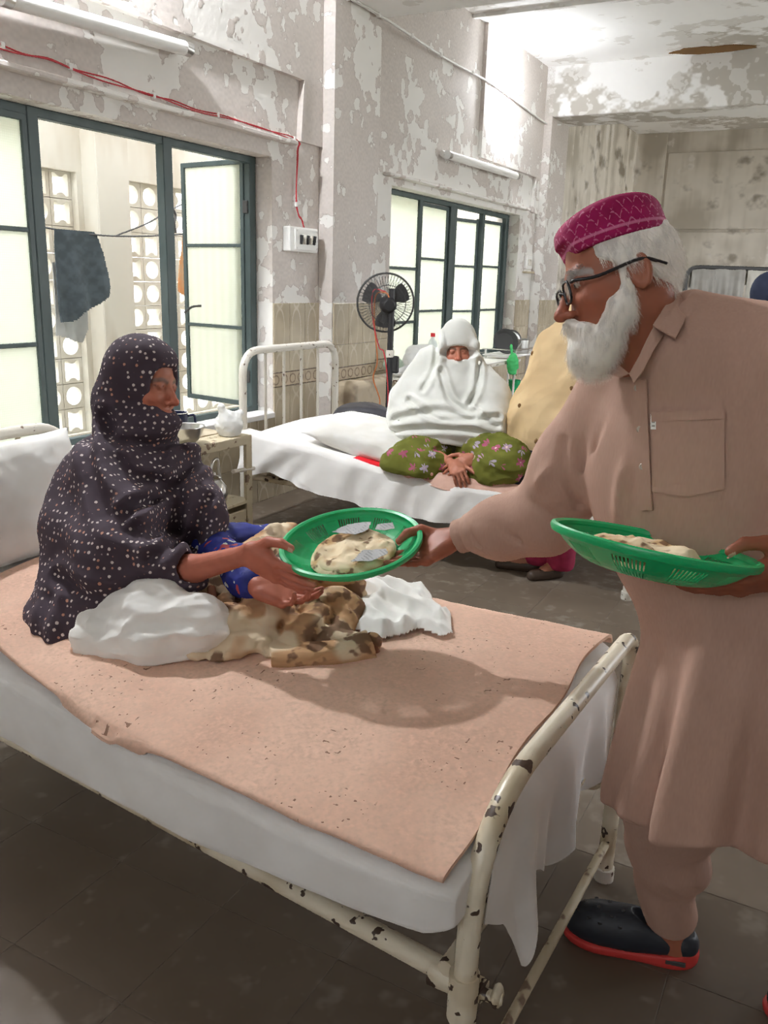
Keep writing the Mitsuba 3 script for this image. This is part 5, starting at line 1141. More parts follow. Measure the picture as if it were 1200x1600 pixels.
def w1_shalwar(P):
    d = chain(P, [pix(180, 960, 2.22), pix(250, 968, 2.11), pix(312, 975, 2.06)], [.095, .088, .066], .04)
    d = smin(d, chain(P, [pix(312, 985, 2.05), pix(240, 1010, 2.06), pix(150, 1000, 2.12)], [.05, .055, .055], .03), .04)
    p = P.astype(np.float64); q = np.stack([p @ unit(cam(1, 0, 0)), p @ unit(cam(0, 1, 0)), p @ FW], 1)
    d = d - f4(.026 * (.5 - np.abs(meshkit.fbm(q * A(8, 16, 10), 3, 4) - .5) * 2) + .010 * (meshkit.fbm(q * A(16, 50, 30), 2, 5) - .5)); return bedclip(d, P)
put(W1P + '__shalwar', soft(w1_shalwar, A(-1.75, 1.28, .55), A(-1.15, 1.75, .85), .0045), 'm_white_cotton', smooth=True)
def blue_tex(p, n, uv):
    k = fbm(p.x * 26, p.y * 26, p.z * 26, 2); w = fbm(p.x * 40 + 3, p.y * 40, p.z * 40, 2)
    c = mix((0.008, 0.012, 0.10), (0.02, 0.03, 0.24), k); c = mix(c, (0.5, 0.5, 0.5), smoothstep(.70, .74, w)); return mix(c, (0.35, .05, .06), smoothstep(.74, .77, k))
mat('blue_print', proc(blue_tex), 0.7)
def w1_blue(P):
    d = chain(P, [LE1, LE1 * .5 + LW1 * .5, LW1 - unit(LW1 - LE1) * .035], [.062, .056, .043], .03)
    d = smin(d, chain(P, [pix(300, 850, 2.5), pix(370, 850, 2.52), pix(418, 838, 2.55)], [.06, .055, .035], .03), .03)
    p = P.astype(np.float64); d = d - f4(.012 * (np.abs(meshkit.fbm(p * 18, 3, 9) - .5) * 2)); return bedclip(d, P)
put(W1P + '__kameez', soft(w1_blue, A(-1.75, 1.55, .55), A(-1.1, 2.15, .98), .0045), 'm_blue_print', smooth=True)
# ------------------------------------------------------------------ patterned fleece blanket across her lap
def fleece_tex(p, n, uv):
    a = fbm(p.x * 9 + 3, p.y * 9, p.z * 9, 3); b = fbm(p.x * 30, p.y * 30, p.z * 30, 3)
    c = mix((0.40, 0.235, 0.125), (0.58, 0.47, 0.33), smoothstep(.46, .60, a)); spots = smoothstep(.46, .54, b) * smoothstep(.46, .53, fbm(p.x * 7 + 9, p.y * 7, p.z * 7, 2))
    return mix(c, (0.13, 0.068, 0.040), spots * .9)
scene['m_fleece'] = {'type': 'twosided', 'bsdf': {'type': 'bumpmap', 'arbitrary': scene['m_blanket']['bsdf']['arbitrary'], 'scale': 1.3, 'bsdf': {'type': 'principled', 'base_color': proc(fleece_tex), 'roughness': .95, 'specular': .1, 'sheen': .5}}}; mat('fleece_trim', (0.16, 0.062, 0.033), 0.9, spec=0.1, sheen=0.4)
FB = [([onz(330, 930, .68), onz(322, 985, .66), onz(308, 1025, .625)], .040, .025), ([onz(345, 915, .72), onz(395, 915, .73), onz(428, 955, .69)], .055, .045), ([onz(400, 1012, .63), onz(440, 1036, .618), onz(500, 1035, .618), onz(560, 1022, .63)], .026, .034),
      ([onz(432, 1005, .63), onz(398, 990, .66), onz(432, 958, .69)], .036, .030), ([onz(470, 925, .69), onz(520, 905, .72), onz(548, 915, .70), onz(552, 945, .64)], .040, .036), ([onz(478, 955, .68), onz(525, 938, .70), onz(548, 950, .68), onz(535, 985, .65), onz(508, 1005, .63)], .036, .028),
      ([onz(455, 1022, .63), onz(468, 990, .66), onz(500, 962, .68)], .030, .034), ([onz(345, 1028, .62), onz(372, 1012, .645), onz(402, 1005, .65)], .034, .030), ([onz(360, 975, .68), onz(400, 970, .68)], .05, .045), ([onz(420, 900, .73), onz(470, 895, .74), onz(520, 890, .73)], .045, .04),
      ([onz(352, 945, .70), onz(372, 985, .665), onz(350, 1012, .64)], .026, .022), ([onz(395, 930, .735), onz(385, 965, .70), onz(420, 985, .66)], .024, .022), ([onz(505, 985, .655), onz(540, 1000, .64), onz(565, 1000, .635)], .024, .020), ([onz(440, 945, .70), onz(462, 975, .67), onz(448, 1010, .64)], .024, .020), ([onz(395, 870, .74), onz(430, 840, .77), onz(470, 830, .75)], .045, .03), ([onz(560, 1015, .635), onz(580, 1003, .66)], .026, .022)]
def fleece(P):
    d = None
    for pts, ra, rb in FB:
        c = chain(P, pts, np.linspace(ra, rb, len(pts)), .012); d = c if d is None else smin(d, c, .007)
    p = P.astype(np.float64); d = d - f4(.022 * (.5 - np.abs(meshkit.fbm(p * 13, 3, 3) - .5) * 2.4) + .005 * meshkit.fbm(p * 70, 2, 4)) + .008
    return bedclip(d, P, .016)
k = thing('fleece_blanket', 'crumpled brown patterned fleece blanket on the lap of the woman in spotted shawl', 'blanket')
put(k, soft(fleece, A(-1.55, 1.25, .58), A(-.75, 2.05, .86), .0046), 'm_fleece', smooth=True)
g = loft([onz(418, 1006, .64), onz(450, 1010, .645), onz(520, 1008, .66), onz(573, 990, .682)], [onz(425, 1030, .645), onz(455, 1032, .645), onz(525, 1025, .655), onz(583, 1012, .665)], [onz(430, 1046, .610), onz(458, 1048, .608), onz(530, 1046, .607), onz(592, 1037, .612)])
put(k + '__flap', sheet(g[::-1], .014), 'm_fleece', smooth=60)
put(k + '__trim', tube(curve([onz(574, 990, .682), onz(585, 1010, .655), onz(590, 1036, .615)], 8), .012, 8, flat=.7), 'm_fleece_trim', smooth=60)
put(k + '__trim', tube(curve([onz(330, 918, .735), onz(333, 950, .715), onz(327, 985, .69), onz(308, 1012, .645)], 6), .011, 8, flat=.7), 'm_fleece_trim', smooth=60)
# white cloth beside it
_poly = sg.Polygon([onz(x, y, .635)[:2] for x, y in ((548, 925), (585, 917), (632, 915), (648, 922), (672, 925), (676, 944), (668, 955), (704, 965), (707, 998), (690, 1004), (655, 992), (630, 1002), (595, 1008), (552, 992))])
x0, y0, x1, y1 = _poly.bounds; nx, ny = 110, 110; X, Y = np.meshgrid(np.linspace(x0 - .01, x1 + .01, nx), np.linspace(y0 - .01, y1 + .01, ny), indexing='ij')
q = np.stack([X * 5 - Y * 3, Y * 16 + X * 11, 0 * X], -1) + .35 * meshkit.fbm(np.stack([X * 14, Y * 14, 0 * X], -1), 2, 3)[..., None]; rid = 1 - np.abs(2 * meshkit.fbm(q, 2, 12) - 1); e = np.array([_poly.exterior.distance(sg.Point(a, b)) for a, b in zip(X.ravel(), Y.ravel())]).reshape(X.shape)
ins = shapely.contains_xy(_poly, X, Y); Z = bed_top(X, Y) + .020 + np.clip(e / .03, 0, 1) * (.030 * ease(.45, 1, rid) + .014 * meshkit.fbm(q * 2.2, 2, 5)) + .006
k = thing('white_cloth', 'crumpled thin white cloth lying on the pink blanket by the fleece', 'cloth')
put(k, sheet(np.stack([X, Y, Z], -1), .0015, ins[:-1, :-1] & ins[1:, :-1] & ins[:-1, 1:] & ins[1:, 1:]), 'm_white_cotton', smooth=60)

# ------------------------------------------------------------------ the woman in white on the bed by the wall
def p2(x, y, d): return pix(x, y, d + .30 + (715 - x) * .0018)
W2P = thing('person', 'woman in white shawl and green flowered trousers sitting cross-legged on the far bed', 'person')
vO = p2(715, 549, 4.62); vF = unit(cam(-.05, -.14, 1)); vU = unit(cam(0, 1, .14) - vF * (cam(0, 1, .14) @ vF)); vL = np.cross(vU, vF); vr = np.stack([vF, vL, vU], 1); vS = 1.03
vRS, vLS = p2(648, 622, 4.62), p2(768, 622, 4.62); vHIP = p2(712, 715, 4.72)
vRW, vLW = p2(700, 742, 4.34), p2(727, 712, 4.33)     # wrists: hers right is on the photo's left
RW2 = A(-1.775, 4.145, .560)
h_r = make_hand(RW2, A(.075, -.085, -.04), A(.15, .35, -.9), True, curl=((42, 28, 12), (42, 28, 12), (42, 28, 12), (42, 30, 12)), thumb=((.7, .65, .1), (.85, .5, .1), (1, .2, .1)), s=.95)
h_l = make_hand(p2(737, 716, 4.33), cam(-.88, -.46, .12), cam(-.2, -.45, -.85), False, curl=((12, 22, 14),) * 4, thumb=((.6, .7, .1), (.85, .4, .1), (1, .2, .1)), s=.95)
FT = p2(768, 748, 4.34)
def foot(P, heel, toe, up, s=1.0):
    x = unit(toe - heel); z = unit(up - x * (up @ x)); y = np.cross(z, x); at = lambda a, b, c: heel + s * (a * x + b * y + c * z)
    d = blend(.03 * s, cap(P, at(0, 0, 0), at(.09, 0, .005), .030 * s, .032 * s), cap(P, at(.09, 0, .0), at(.155, .006, -.012), .034 * s, .022 * s))
    for i, (yy, l, r) in enumerate(((.030, .215, .0115), (.012, .218, .0085), (-.003, .212, .008), (-.017, .203, .0075), (-.030, .190, .007))): d = smin(d, cap(P, at(.15, yy * .9, -.012), at(l, yy, -.016), r * s * 1.1, r * s), .006 * s)
    return d
def w2_body(P):
    d = near(P, vO - .2, vO + .2, lambda q: head(q, vO, vF, vL, vU, vS))
    d = smin(d, cap(P, vO - vU * .08, p2(713, 610, 4.65), .05, .055), .03)
    d = smin(d, chain(P, [vRS, p2(712, 618, 4.66), vLS], [.045, .07, .045]), .05); d = smin(d, cap(P, p2(712, 640, 4.68), vHIP, .10, .12), .08)
    d = smin(d, chain(P, [vRS, p2(655, 695, 4.5), RW2], [.042, .036, .022]), .03); d = smin(d, chain(P, [vLS, p2(778, 690, 4.5), p2(737, 716, 4.33)], [.042, .036, .022]), .03)
    d = smin(d, h_r(P), .008); d = smin(d, h_l(P), .008)
    d = smin(d, chain(P, [vHIP, p2(635, 722, 4.42), p2(700, 748, 4.42)], [.09, .055, .034]), .03); d = smin(d, chain(P, [vHIP, p2(795, 716, 4.42), p2(725, 752, 4.42)], [.09, .055, .034]), .03)
    return smin(d, near(P, FT - .6, FT + .6, lambda q: foot(q, A(-1.715, 4.24, .560), A(-1.50, 4.135, .540), A(-.1, -.3, .9), .95)), .01)
m = soft(w2_body, A(-2.6, 3.9, .34), A(-1.2, 5.1, 1.42), .0046)
put(W2P + '__body', m, 'm_skin', smooth=True, color=skin_color(np.asarray(m.vertices), vO, vF, vL, vU, vS, srgb(165, 106, 84), 9, brow=(.12, .07, .05), red=.2, eyes=False))
put(W2P + '__bangle', tube(curve([p2(742, 712, 4.33) + (math.cos(t) * unit(cam(.4, .9, 0)) + math.sin(t) * unit(cam(0, 0, 1))) * .030 for t in np.linspace(0, 2 * np.pi, 17)[:-1]], 2, True), .004, 6, True), 'm_cream_cloth', smooth=60)
put(W2P + '__ring', tube(np.array([p2(713, 722, 4.30) + (math.cos(t) * unit(cam(.5, -.8, 0)) + math.sin(t) * unit(cam(0, 0, 1))) * .0105 for t in np.linspace(0, 2 * np.pi, 17)[:-1]]), .0022, 6, True), 'm_dark_metal', smooth=60)
def flower_tex(p, n, uv):
    c = .072; q = [p.x / c, p.y / c, p.z / c]; i = [dr.floor(v) for v in q]; j = [cell_rand(i[0] + 3 * k, i[1], i[2] + 5 * k) for k in range(3)]
    e = [v - a - .35 - .3 * b for v, a, b in zip(q, i, j)]; d = dr.sqrt(sum(dr.square(v) for v in e)); an = dr.atan2(e[2], e[0] + e[1])
    petal = smoothstep(.34 + .10 * dr.sin(an * 6), .26 + .10 * dr.sin(an * 6), d)
    base = mix((0.070, 0.078, 0.014), (0.145, 0.15, 0.028), fbm(p.x * 14, p.y * 14, p.z * 14, 3)); k = cell_rand(i[2], i[0], i[1])
    c = mix(base, mix((0.36, 0.075, 0.16), (0.36, 0.30, 0.38), smoothstep(.6, .65, k)), petal * .85); return mix(c, (0.62, 0.45, 0.45), smoothstep(.12, .06, d))
mat('green_flowers', proc(flower_tex), 0.85, spec=.15)
def clip2(d, P): return smax(d, f4(M2['zn'](P[:, 0].astype(float))) + .015 - P[:, 2], .01)
def w2_trousers(P):
    d = chain(P, [vHIP, p2(668, 708, 4.46), p2(632, 727, 4.30)], [.12, .118, .118], .05); d = smin(d, chain(P, [p2(632, 730, 4.30), p2(662, 732, 4.30), p2(684, 728, 4.33)], [.122, .095, .072], .04), .03)
    d = smin(d, chain(P, [vHIP, p2(765, 706, 4.48), p2(796, 722, 4.36)], [.12, .118, .118], .05), .04); d = smin(d, chain(P, [p2(796, 724, 4.36), p2(770, 732, 4.34), p2(748, 738, 4.36)], [.120, .095, .068], .04), .03)
    d = smin(d, chain(P, [p2(770, 690, 4.50), p2(752, 706, 4.37)], [.05, .042]), .02)
    p = P.astype(np.float64); d = d - f4(.034 * (.4 - np.abs(meshkit.fbm(p * A(7, 7, 9), 3, 5) - .5) * 2)) + .018 * np.exp(-(np.maximum(chain(P, [p2(640, 692, 4.33), p2(668, 735, 4.30)], [0, 0]), 0) / .014) ** 2)
    return clip2(d, P)
put(W2P + '__trousers', soft(w2_trousers, A(-2.6, 3.95, .42), A(-1.2, 5.1, .9), .0060), 'm_green_flowers', smooth=True)
mat('dark_olive', (0.035, 0.035, 0.012), .9)
put(W2P + '__kameez', soft(lambda P: clip2(blend(.03, ell(P, p2(712, 700, 4.56), (.13, .10, .07))), P), A(-2.4, 4.1, .42), A(-1.5, 5.1, .95), .008), 'm_dark_olive', smooth=True)
cloth('muslin', (0.60, 0.60, 0.565), (0.54, 0.54, 0.50), 12, wrinkle=True)
FOLD2 = [([p2(618, 655, 4.40), p2(690, 640, 4.30), p2(775, 665, 4.40)], .020, .016), ([p2(640, 625, 4.42), p2(690, 655, 4.32), p2(780, 650, 4.40)], .016, .014), ([p2(688, 580, 4.48), p2(705, 625, 4.40), p2(745, 645, 4.38)], .016, .018), ([p2(752, 560, 4.5), p2(748, 600, 4.46), p2(735, 630, 4.4)], .014, .014), ([p2(612, 675, 4.42), p2(700, 668, 4.32), p2(785, 682, 4.42)], .016, .012), ([p2(684, 520, 4.50), p2(680, 570, 4.48), p2(660, 610, 4.46)], .014, .010)]
def w2_shawl(P):
    S = [(vRS, vLS, .115, .105), (p2(700, 640, 4.66), p2(705, 668, 4.64), .23, .24), (p2(640, 640, 4.58), p2(650, 670, 4.50), .125, .125), (p2(768, 640, 4.58), p2(762, 668, 4.52), .10, .11), (p2(660, 675, 4.46), p2(760, 675, 4.46), .07, .07), (p2(675, 570, 4.66), p2(650, 610, 4.62), .10, .10), (p2(752, 590, 4.66), p2(765, 615, 4.62), .07, .08)]
    d = None
    for a, b, ra, rb in S:
        c = cap(P, a, b, ra, rb); d = c if d is None else smin(d, c, .06)
    q = ((P - f4(vO)) @ f4(vr)) / vS
    h = blend(.03, ell(q, (-.008, .0, .045), (.110, .100, .130)), ell(q, (.045, 0, -.095), (.072, .078, .066)), cap(q, (.03, 0, -.13), (.06, 0, -.20), .075, .085))
    h = smin(h, chain(np.stack([q[:, 0], np.abs(q[:, 1]), q[:, 2]], 1), [(.050, .060, .095), (.072, .088, .03), (.078, .092, -.04), (.088, .082, -.12), (.115, .045, -.21)], [.012, .016, .017, .018, .014]), .014); h = h * vS; d = smin(d, h, .05)
    p = P.astype(np.float64); lowr = ease(1.12, .95, P[:, 2]); d = d - .011 * lowr * f4(fold(p, unit(cam(.25, .9, .2)), 6.5, 5, .45, 1.4) - .4) - f4(.008 * (meshkit.fbm(p * 12, 3, 6) - .5))
    d = d + 1.15 * folds2(P, vO, FOLD2)
    d = smax(d - .010, -ell(q, (.120, 0, -.012), (.080, .110, .040)) * vS, .008)
    cut = .625 + .010 * np.sin(P[:, 0] * 19) + .05 * np.clip((P[:, 0] + 2.15) * -2, 0, 1) * -1
    return smax(d, cut - P[:, 2], .015)
put(W2P + '__shawl', soft(w2_shawl, A(-2.7, 4.0, .54), A(-1.2, 5.2, 1.45), .0062), 'm_muslin', smooth=True)
# pink folded blanket she sits on
G = np.zeros((80, 26, 3)); us = np.linspace(0, 1, 80)
for i, u in enumerate(us):
    x = -2.12 + 1.22 * u
    for j, v in enumerate(np.linspace(0, 1, 26)):
        y = 4.075 + .50 * v; e = min(1, v * 9); z = M2['zn'](x) + .022 + .030 * math.sqrt(e) - (0.035 * (1 - e)) + .012 * (meshkit.fbm(A(x * 6, y * 6, 1)[None], 2, 4)[0] - .5); G[i, j] = (x + .02 * math.sin(v * 5), y + .012 * math.sin(u * 16), z)
cloth('pink_wool', (0.56, 0.36, 0.29), (0.50, 0.31, 0.245), 20)
k = thing('wool_blanket', 'folded pink blanket under the crossed legs of the woman in white', 'blanket')
put(k, sheet(G, .02), 'm_pink_wool', smooth=60)
put(k + '__corner_fold', soft(lambda P: smax(chain(P, [A(-2.12, 4.10, .50), A(-2.02, 4.09, .495), A(-1.90, 4.10, .50)], [.022, .030, .022], .02) - f4(.012 * (meshkit.fbm(P.astype(float) * 20, 2, 3) - .5)), .462 - P[:, 2], .006), A(-2.22, 4.0, .43), A(-1.82, 4.2, .58), .006), 'm_pink_wool', smooth=True)

# ------------------------------------------------------------------ the person in the yellow shawl behind the man
YP = thing('person', 'person wrapped in a pale yellow shawl with crimson trousers, behind the standing man', 'person')
yO = pix(940, 492, 4.85); yF = unit(cam(.9, -.35, .2)); yU = unit(cam(.2, .95, 0) - yF * (cam(.2, .95, 0) @ yF)); yL = np.cross(yU, yF)
yh = pix(885, 735, 4.75)
LEGS = [(pix(822, 850, 4.70), A(-1.33, 4.27, .075), A(-1.47, 4.24, .03)), (pix(868, 850, 4.62), A(-1.20, 4.25, .075), A(-1.27, 4.17, .03))]
def yp_body(P):
    d = near(P, yO - .2, yO + .2, lambda q: head(q, yO, yF, yL, yU)); d = smin(d, cap(P, yO - yU * .08, pix(915, 570, 4.85), .05, .06), .03)
    d = smin(d, cap(P, pix(910, 590, 4.85), yh, .13, .13), .06)
    for a, b, c in LEGS: d = smin(d, chain(P, [yh, A(b[0], 4.30, .40), b, c], [.09, .06, .038, .026]), .03)
    return d
m = soft(yp_body, A(-1.6, 4.05, .0), A(-.7, 5.1, 1.6), .009); put(YP + '__body', m, 'm_skin', smooth=True, color=skin_color(np.asarray(m.vertices), yO, yF, yL, yU, 1, srgb(150, 98, 76), 3))
mat('yellow_cotton', proc(lambda p, n, uv: mix((0.55, 0.405, 0.23), (0.47, 0.335, 0.185), smoothstep(.3, .7, fbm(p.x * 8, p.y * 8, p.z * 8, 3)))), .9, spec=.12, sheen=.2)
def yp_shawl(P):
    d = chain(P, [pix(925, 505, 4.85), pix(905, 580, 4.80), pix(890, 672, 4.72)], [.165, .27, .37], .10)
    p = P.astype(np.float64); d = d - f4(.034 * (meshkit.fbm(p * A(6, 6, 4), 3, 3) - .5)) - .016 * f4(fold(p, unit(cam(.8, -.5, .2)), 4, 2, .6, 2) - .4)
    for a, b in ((pix(800, 640, 4.5), pix(870, 600, 4.45)), (pix(815, 690, 4.4), pix(893, 610, 4.4))): d = d + .012 * np.exp(-(np.maximum(chain(P, [a, b], [0, 0]), 0) / .03) ** 2)
    return smax(d, .60 - P[:, 2] + .03 * np.sin(P[:, 0] * 9), .02)
ysm = soft(yp_shawl, A(-2.0, 4.0, .5), A(-.55, 5.3, 1.65), .009); put(YP + '__shawl', ysm, 'm_yellow_cotton', smooth=True)
for px, py in ((832, 552), (812, 634), (893, 607), (838, 690)):
    o = pix(px, py, 4.0); d_ = FW; p = drape(yp_shawl, o[None], pix(px, py, 2) - pix(px, py, 1), 60, .002)[0]
    put(YP + '__knot', soft(lambda P, p=p: np.linalg.norm((P - f4(p)) / f4([1, 1, 1.3]), axis=1) - .010 - f4(.006 * (meshkit.fbm(P.astype(float) * 90, 2, 2) - .5)), p - .025, p + .025, .004), 'm_brown_rust', smooth=True)
mat('black_cotton', (0.012, 0.011, 0.013), .9); mat('crimson', proc(lambda p, n, uv: mix((0.20, 0.010, 0.035), (0.28, 0.02, 0.06), fbm(p.x * 40, p.y * 40, p.z * 40, 2))), .85)
put(YP + '__skirt', soft(lambda P: smax(smin(ell(P, pix(868, 725, 4.68), (.36, .30, .19)), ell(P, pix(835, 755, 4.55), (.17, .16, .14)), .05) - f4(.01 * (meshkit.fbm(P.astype(float) * 9, 2, 3) - .5)), .455 - P[:, 2], .01), A(-1.75, 4.05, .42), A(-.65, 5.1, .95), .010), 'm_black_cotton', smooth=True)
def yp_trousers(P):
    d = None
    for a, b, c in LEGS:
        k = chain(P, [A(b[0] + .0, 4.30, .40), b + A(.02, 0, .02)], [.075, .072]); d = k if d is None else np.minimum(d, k)
    return smax(d - f4(.012 * (meshkit.fbm(P.astype(float) * A(14, 14, 5), 2, 3) - .5)), .055 - P[:, 2], .006)
put(YP + '__trousers', soft(yp_trousers, A(-1.5, 4.1, .03), A(-1.0, 4.45, .52), .007), 'm_crimson', smooth=True)
mat('brown_shoe', (0.045, 0.028, 0.018), .5)
for a, b, c in LEGS:
    x = unit((c - b) * A(1, 1, 0)); put(YP + '__shoe', soft(lambda P: smax(blend(.03, cap(P, b * A(1, 1, 0) + A(0, 0, .035), c * A(1, 1, 0) + x * .04 + A(0, 0, .022), .042, .030)), .002 - P[:, 2], .003), np.minimum(b, c) * A(1, 1, 0) - A(.12, .12, .01), np.maximum(b, c) * A(1, 1, 0) + A(.12, .12, .12), .006), 'm_brown_shoe', smooth=True)

# ------------------------------------------------------------------ at the far right: a bystander and a clothes stand
NP = thing('person', 'distant person in a navy headscarf at the right edge, above the shoulder of the man', 'person')
nO = pix(1203, 457, 5.6); nF = unit(cam(.35, -.12, 1)); nU = unit(cam(0, 1, .1) - nF * (cam(0, 1, .1) @ nF)); nL = np.cross(nU, nF); nr = np.stack([nF, nL, nU], 1)
def np_body(P):
    d = near(P, nO - .2, nO + .2, lambda q: head(q, nO, nF, nL, nU)); b = nO * A(1, 1, 0)
    d = smin(d, cap(P, nO - nU * .08, b + A(0, 0, nO[2] - .24), .05, .06), .03); d = smin(d, cap(P, b + A(0, 0, nO[2] - .32), b + A(0, 0, .85), .14, .12), .05)
    for s in (-.09, .09): d = smin(d, chain(P, [b + A(s, 0, .85), b + A(s, 0, .45), b + A(s, 0, .07), b + A(s, -.13, .035)], [.085, .06, .04, .03]), .03)
    return d
m = soft(np_body, nO * A(1, 1, 0) - A(.25, .3, 0), nO + A(.25, .25, .2), .010); put(NP + '__body', m, 'm_skin', smooth=True, color=skin_color(np.asarray(m.vertices), nO, nF, nL, nU, 1, srgb(180, 125, 108), 4))
mat('navy_cloth', proc(lambda p, n, uv: mix((0.010, 0.014, 0.035), (0.035, 0.045, 0.085), fbm(p.x * 10, p.y * 10, p.z * 10, 3))), .85)
def np_robe(P):
    b = nO * A(1, 1, 0); q = (P - f4(nO)) @ f4(nr); h = smax(ell(q, (-.01, 0, .0), (.118, .105, .135)), -ell(q, (.11, 0, -.02), (.075, .058, .075)), .01)
    d = blend(.05, h, chain(P, [b + A(-.14, 0, nO[2] - .30), b + A(.14, 0, nO[2] - .30)], [.10, .10]), cap(P, b + A(0, 0, nO[2] - .3), b + A(0, 0, .35), .17, .25))
    return smax(d - f4(.02 * (meshkit.fbm(P.astype(float) * A(6, 6, 2), 2, 3) - .5)), .30 - P[:, 2], .02)
put(NP + '__robe', soft(np_robe, nO * A(1, 1, 0) + A(-.4, -.4, .2), nO + A(.4, .4, .25), .011), 'm_navy_cloth', smooth=True)
k = thing('clothes_stand', 'dark metal frame hung with washing against the stained back wall', 'stand')
s0, s1 = pix(1068, 470, 8.5), pix(1068, 470, 8.5) + RT * 1.1; s0[2] = s1[2] = 0
put(k, bent([s0, s0 + A(0, 0, 1.72), s1 + A(0, 0, 1.72), s1], .022, 8, .12), 'm_dark_metal', smooth=60)
for e in (s0, s1): put(k + '__foot', tube(np.array([e - unit(np.cross(RT, [0, 0, 1])) * .22 + A(0, 0, .02), e + unit(np.cross(RT, [0, 0, 1])) * .22 + A(0, 0, .02)]), .018, 8), 'm_dark_metal', smooth=60)
cloth('grey_wash', (0.36, 0.345, 0.32), (0.30, 0.285, 0.26)); cloth('white_wash', (0.55, 0.53, 0.48), (0.48, 0.46, 0.41))
def hang(name, label, catg, a, b, top, drop, m, seed, depth=.03, group=None):
    g = np.zeros((26, 40, 3)); back = unit(np.cross(RT, [0, 0, 1]))
    for i, v in enumerate(np.linspace(-.35, 1, 26)):
        for j, u in enumerate(np.linspace(0, 1, 40)):
            p = a + (b - a) * u; s = abs(v); p = p + A(0, 0, top - s * drop * (1 + .15 * math.sin(u * 9 + seed)) if s > 0 else top)
            g[i, j] = p + back * (math.copysign(min(1, s * 6), v) * depth * (1 + .8 * math.sin(u * 14 + seed) * s + .4 * math.sin(u * 31 + seed) * s))
    k = thing(name, label, catg, group); put(k, sheet(g, .004), m, smooth=60); return k
L_ = lambda u: s0 + (s1 - s0) * u
hang('hanging_cloth', 'grey cloth hung over the left end of the dark clothes stand', 'cloth', L_(.04), L_(.27), 1.745, .55, 'm_grey_wash', 1)
hang('hanging_cloth', 'wider grey cloth draped over the middle of the dark clothes stand', 'cloth', L_(.25), L_(.52), 1.76, .62, 'm_grey_wash', 3, .034)
hang('hanging_cloth', 'off-white cloth draped near the right end of the dark clothes stand', 'cloth', L_(.54), L_(.86), 1.75, .60, 'm_white_wash', 5, .036)
# washing in the veranda
cloth('slate_towel', (0.085, 0.105, 0.12), (0.065, 0.08, 0.09), 20); cloth('pale_grey', (0.42, 0.43, 0.42)); cloth('orange_cloth', (0.62, 0.30, 0.14), (0.55, 0.36, 0.22), 18)
def flat_hang(name, label, catg, pts, m, nrm, seed):
    """A hanging cloth of the outline pts (offset along the line, height), rippled."""
    pol = sg.Polygon([p for p in pts]).buffer(.012).buffer(0); x0, y0, x1, y1 = pol.bounds; X, Y = np.meshgrid(np.linspace(x0, x1, 46), np.linspace(y0, y1, 60), indexing='ij')
    ins = shapely.contains_xy(pol, X, Y); rip = .022 * np.sin(X * 26 + seed + Y * 4) * (y1 - Y) / (y1 - y0) + .012 * (meshkit.fbm(np.stack([X * 12, Y * 8, 0 * X], -1), 2, seed) - .5); o, ax = nrm; n = np.cross(ax, [0, 0, 1])
    P = o + X[..., None] * ax + Y[..., None] * A(0, 0, 1) + rip[..., None] * n; k = thing(name, label, catg); put(k, sheet(P, .006, ins[:-1, :-1] & ins[1:, :-1] & ins[:-1, 1:] & ins[1:, 1:]), m, smooth=60); return k
_ax = unit(A(-.03, 1, 0)); _o = A(-4.42, 4.02, 1.75)
flat_hang('towel', 'dark slate towel hanging on the rope outside the open window', 'towel', [(-.12, 0), (.22, -.01), (.28, -.16), (.325, -.32), (.30, -.40), (.20, -.46), (.06, -.50), (0.0, -.55), (-.12, -.56)], 'm_slate_towel', (_o, _ax), 2)
flat_hang('cloth', 'pale grey cloth hanging below the dark towel outside the open window', 'cloth', [(-.1, -.2), (.16, -.2), (.15, -.62), (.12, -.70), (-.1, -.64)], 'm_pale_grey', (_o + A(-.06, 0, 0), _ax), 5)
flat_hang('cloth', 'orange patterned cloth hanging on the rope beside the window post', 'cloth', [(0, 0), (.10, 0), (.16, -.5), (.02, -.44), (-.07, -.40), (-.03, -.18)], 'm_orange_cloth', (A(-4.45, 5.12, 1.79), _ax), 7)
